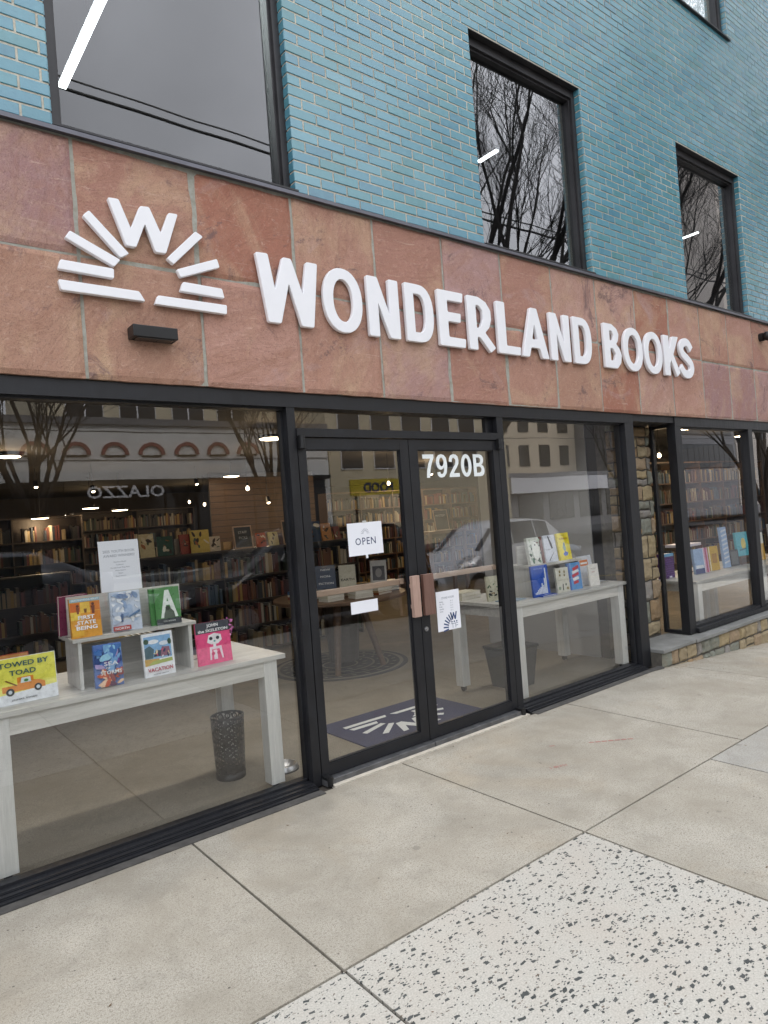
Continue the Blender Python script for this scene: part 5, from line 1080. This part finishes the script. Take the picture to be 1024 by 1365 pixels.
# poles and wires
def pole(x, y, h, label):
    t = thing('utility_pole', label, 'pole', (x, y, -.03)); MB().tube((0, 0, 0), (0, 0, h), .14, .10, 12).build('post', M_SHELFD, t); MB().box((-.9, -.05, h - .8), (.9, .05, h - .68)).build('crossarm', M_SHELFD, t)
pole(-22, -14.9 - 2.5, 17, 'wooden utility pole across the street far to the left'); pole(52, -17.4, 17, 'wooden utility pole across the street far to the right')
q = 0
for (y, z, sag, r) in ((-17.2, 16.2, 1.0, .03), (-17.4, 15.9, .9, .05), (-17.2, 8.2, .6, .022), (-17.4, 7.2, .5, .022), (-17.6, 6.3, .5, .03), (-17.5, 5.2, .4, .018)):
    mb = MB(); n = 30; pr = None
    for i in range(n + 1):
        f_ = i / n; x = -22 + 74 * f_; p = Vector((x, y, z - sag * 4 * f_ * (1 - f_))); 
        if pr is not None: mb.tube(pr, p, r, r, 5, caps=False)
        pr = p
    q += 1; tag(mb.build('overhead_wire', M_BLACK), ('highest black overhead wire', 'second highest and thickest overhead wire', 'third overhead wire from the top', 'fourth overhead wire from the top', 'fifth overhead wire, fairly thick', 'lowest thin overhead wire')[q - 1] + ' strung along the far side of the street', 'wire', 'overhead wires along the street')

# bare trees
M_BARK = plain('dark_bark', (.022, .019, .018), .9, 0, .3, 12, .5)
def tree_meshes(seed, H, spread, stems=5, tw=1.0, lean=0.0, mxl=6):
    g_ = random.Random(seed); tr = MB(); cw = MB()
    def grow(p, d, L, r, lv, mb):
        segs = 3 if lv < 4 else 2; q = p.copy(); dd = d.copy(); rr = r
        for s_ in range(segs):
            dd = (dd + Vector((g_.uniform(-1, 1), g_.uniform(-1, 1), g_.uniform(-.4, .7))) * (.10 + .03 * lv)).normalized()
            n_ = q + dd * L / segs; r2 = max(.003, rr * (.86 if lv < 5 else .7)); mb.tube(q, n_, rr, r2, 7 if lv < 2 else (5 if lv < 4 else 3), caps=False)
            if lv < mxl and (s_ > 0 or lv > 1) and len(cw.f) < 60000:
                for _ in range(1 if lv < 3 else g_.choice((1, 2))):
                    sd2 = (dd + Vector((g_.uniform(-1, 1), g_.uniform(-1, 1), g_.uniform(-.2, .8))).normalized() * spread).normalized()
                    grow(n_, sd2, L * g_.uniform(.55, .8), r2 * g_.uniform(.5, .7), lv + 1, cw)
            q = n_; rr = r2
        if lv < mxl and len(cw.f) < 60000: grow(q, (dd + Vector((g_.uniform(-.4, .4), g_.uniform(-.4, .4), .2))).normalized(), L * .72, rr * .8, lv + 1, cw)
    th_ = H * .2
    tr.tube((0, 0, -.1), (0, 0, th_), .20, .17, 12, caps=False)
    for i in range(stems):
        a = 2 * PI * i / stems + g_.uniform(-.3, .3); d = Vector((math.cos(a) * .42 + lean, math.sin(a) * .42, 1)).normalized()
        grow(Vector((0, 0, th_ * .97)), d, H * .24, .095, 0, cw)
    return tr.mesh('trunk'), cw.mesh('branches')
TM = [tree_meshes(5, 11.5, .6, 6, 1, 0, 4), tree_meshes(8, 11.5, .55, 8, 1, 0, 4), tree_meshes(12, 14.5, .6, 9, 1, .5, 5)]
for pr in TM:
    for me in pr: me.materials.append(M_BARK)
def tree(k, x, y, z, rz, sc, label):
    t = thing('bare_tree', label, 'tree', (x, y, z), rz, 'bare street trees'); t.scale = (sc, sc, sc); link('trunk', TM[k][0], t); link('branches', TM[k][1], t)
tree(1, 4.2, -17.9, -.03, .3, .92, 'bare multi-stemmed street tree mirrored at the left of the left window')
tree(0, 12.0, -18.0, -.03, 1.7, .9, 'bare street tree mirrored at the right of the left window')
tree(2, 10.3, -5.7, -.35, 0.0, 1.15, 'bare street tree at the kerb mirrored in the middle upper window')
tree(2, 16.4, -5.6, -.75, .15, 1.2, 'bare street tree at the kerb mirrored in the right upper window')
tree(0, 35.2, -18.0, -1.0, 4.0, 1.0, 'bare street tree across the street mirrored in the right shop window')
tree(1, 23.5, -6.0, -1.1, 3.2, .9, 'bare street tree at the kerb furthest to the right')

# cars
M_TYRE = plain('tyre_rubber', (.02, .02, .02), .8); M_RIM = plain('wheel_rim', (.45, .45, .47), .3, .9, .1, 10); M_CGL = plain('car_glass', (.015, .018, .02), .05, 0, .1, 1); M_HL = plain('headlight_glass', (.7, .72, .75), .1); M_TL = plain('tail_light_red', (.35, .02, .02), .2)
def car(x, y, z, rz, paint, label, L=4.7, Hh=1.66, hood=1.05):
    t = thing('parked_car', label, 'car', (x, y, z), rz, 'cars parked along the kerb'); W_ = .90
    # stations: x, belt z, roof z, half width factor
    st_ = [(-L / 2, .62, .62, .80), (-L / 2 + .10, .78, .78, .92), (-L / 2 + .5, hood - .06, hood - .04, .98), (-L / 2 + 1.15, hood + .02, hood + .04, 1), (-L / 2 + 1.75, hood + .06, Hh - .12, 1), (-L / 2 + 2.3, hood + .07, Hh, 1), (-L / 2 + 3.2, hood + .08, Hh, 1), (L / 2 - .75, hood + .10, Hh - .05, 1), (L / 2 - .22, hood + .09, hood + .30, .97), (L / 2 - .05, .95, .95, .93), (L / 2, .65, .65, .85)]
    body = MB(); gls = MB(); rings = []
    for (sx, zb_, zr, wf) in st_:
        w = W_ * wf; wr = w * .80 if zr > zb_ + .1 else w * .86
        rings.append([(sx, -w * .86, .24), (sx, -w, .42), (sx, -w, .70 if zb_ > .75 else zb_ * .8), (sx, -w * .95, zb_), (sx, -wr, zr - .03), (sx, -wr * .6, zr + .01), (sx, 0, zr + .02), (sx, wr * .6, zr + .01), (sx, wr, zr - .03), (sx, w * .95, zb_), (sx, w, .70 if zb_ > .75 else zb_ * .8), (sx, w, .42), (sx, w * .86, .24)])
    n = 13; body.v = [v_ for r in rings for v_ in r]
    for i in range(len(rings) - 1):
        for k in range(n):
            f_ = (i * n + k, (i + 1) * n + k, (i + 1) * n + (k + 1) % n, i * n + (k + 1) % n); body.f.append(f_); body.mi.append(0)
    body.f.append(tuple(range(n))); body.mi.append(0); body.f.append(tuple(range((len(rings)) * n - 1, (len(rings) - 1) * n - 1, -1))); body.mi.append(0)
    body.build('body', paint, t, True, fix=True)
    def quad(q4, nm, off=.006, shrink=.07):
        v_ = [Vector(p) for p in q4]; c_ = sum(v_, Vector()) / 4; nr = (v_[1] - v_[0]).cross(v_[2] - v_[0]).normalized()
        if nr.dot(c_ - Vector((0, 0, .7))) < 0: nr = -nr
        v_ = [p + (c_ - p) * shrink + nr * off for p in v_]; MB().add(v_ + [p - nr * .004 for p in v_], [(0, 1, 2, 3), (7, 6, 5, 4), (0, 4, 5, 1), (1, 5, 6, 2), (2, 6, 7, 3), (3, 7, 4, 0)]).build(nm, M_CGL, t, fix=True)
    R = rings
    for i in (4, 5, 6):
        quad([R[i][3], R[i + 1][3], R[i + 1][4], R[i][4]], 'side_window'); quad([R[i][9], R[i + 1][9], R[i + 1][8], R[i][8]], 'side_window')
    quad([R[3][4], R[3][8], R[4][8], R[4][4]], 'windscreen', .02, .06); quad([R[8][4], R[8][8], R[7][8], R[7][4]], 'rear_window', .02, .06)
    for sx in (-L / 2 + .92, L / 2 - .92):
        for sy in (-1, 1):
            w = thing_part = bpy.data.objects.new('wheel', None); C.objects.link(w); w.parent = t; w.location = (sx, sy * (W_ - .10), .34)
            MB().tube((0, -.11, 0), (0, .11, 0), .34, .34, 28).build('tyre', M_TYRE, w); MB().tube((0, -.115, 0), (0, .115, 0), .21, .21, 20).build('rim', M_RIM, w)
    for sy in (-1, 1):
        MB().box((-L / 2 + .01, sy * .62 - .15, .66), (-L / 2 + .2, sy * .62 + .15, .80), 0, .02).build('headlight', M_HL, t); MB().box((L / 2 - .16, sy * .66 - .10, .80), (L / 2 - .0, sy * .66 + .10, 1.0), 0, .02).build('tail_light', M_TL, t)
        q = MB(); q.box((-L / 2 + 1.45, sy * (W_ + .10) - .09, hood + .02), (-L / 2 + 1.55, sy * (W_ + .10) + .09, hood + .16), 0, .02); q.build('side_mirror', paint, t)
    MB().box((-L / 2 - .02, -.5, .42), (-L / 2 + .12, .5, .60), 0, .01).build('grille', M_BLACK, t); MB().box((-L / 2 - .012, -.26, .30), (-L / 2 + .05, .26, .40)).build('number_plate', M_WHITE, t)
PB = plain('black_car_paint', (.012, .013, .016), .12, .3, .05, 2); PW = plain('silver_white_car_paint', (.74, .75, .77), .2, .2, .03, 2); PG = plain('grey_car_paint', (.12, .13, .15), .18, .4, .05, 2); PBL = plain('blue_grey_car_paint', (.16, .20, .26), .18, .4, .05, 2)
car(6.0, -6.5, -.17, 0, PB, 'shiny black car parked at the kerb, mirrored in the left window and left door', 4.7, 1.70)
car(12.35, -8.0, -.50, 0, PW, 'silver white car standing in the near lane, mirrored behind the street number', 4.5, 1.78, 1.12)
car(0.3, -6.5, -.15, 0, PG, 'grey car parked at the kerb to the left of the black car')
car(3.2, -15.9, -.16, PI, PG, 'dark grey car parked across the street, mirrored at the left edge', 4.6, 1.5, .95); car(24, -16.0, -1.2, PI, PBL, 'blue grey car parked across the street far to the right', 4.6, 1.5, .95)

# small litter on the sidewalk
M_LEAF = plain('dry_leaf', (.12, .07, .035), .8, 0, .3, 30)
g_ = random.Random(4); q = MB()
for (x, y) in [(g_.uniform(.3, 7), g_.uniform(-2.6, -.14)) for _ in range(34)] + [(g_.uniform(5.9, 8), g_.uniform(-.24, -.14)) for _ in range(40)] + [(g_.uniform(.6, 4), -.14 + g_.uniform(-.03, .01)) for _ in range(14)]:
    s_ = g_.uniform(.003, .010); a = g_.uniform(0, PI); d = Vector((math.cos(a), math.sin(a), 0)) * s_; e = Vector((-math.sin(a), math.cos(a), 0)) * s_ * .4; c_ = Vector((x, y, zg(x) + .003)); q.add([c_ - d, c_ + e, c_ + d + Vector((0, 0, .003)), c_ - e], [(0, 3, 2, 1)])
tag(q.build('dry_leaf_litter', M_LEAF), 'tiny dry leaf bits scattered on the sidewalk', 'litter', kind='stuff')
M_REDP = plain('faded_red_paint', (.40, .20, .17), .9, 0, .2, 50)
t = MB()
for (a, b, w_) in (((3.55, -.62), (4.05, -.98), .018), ((3.25, -.86), (3.36, -.90), .03)):
    A = Vector(a); B_ = Vector(b); n_ = 14; d = (B_ - A).normalized(); p = Vector((-d.y, d.x))
    for i in range(n_):
        if g_.random() < .35: continue
        s0 = A + (B_ - A) * i / n_; s1 = A + (B_ - A) * (i + .8) / n_; ww = w_ * g_.uniform(.3, .6)
        t.add([(s0.x + p.x * ww, s0.y + p.y * ww, .0012), (s1.x + p.x * ww, s1.y + p.y * ww, .0012), (s1.x - p.x * ww, s1.y - p.y * ww, .0012), (s0.x - p.x * ww, s0.y - p.y * ww, .0012)], [(0, 3, 2, 1)])
tag(t.build('painted_survey_mark', M_REDP), 'faded red survey paint marks on the concrete before the doors', 'paint mark', kind='structure')
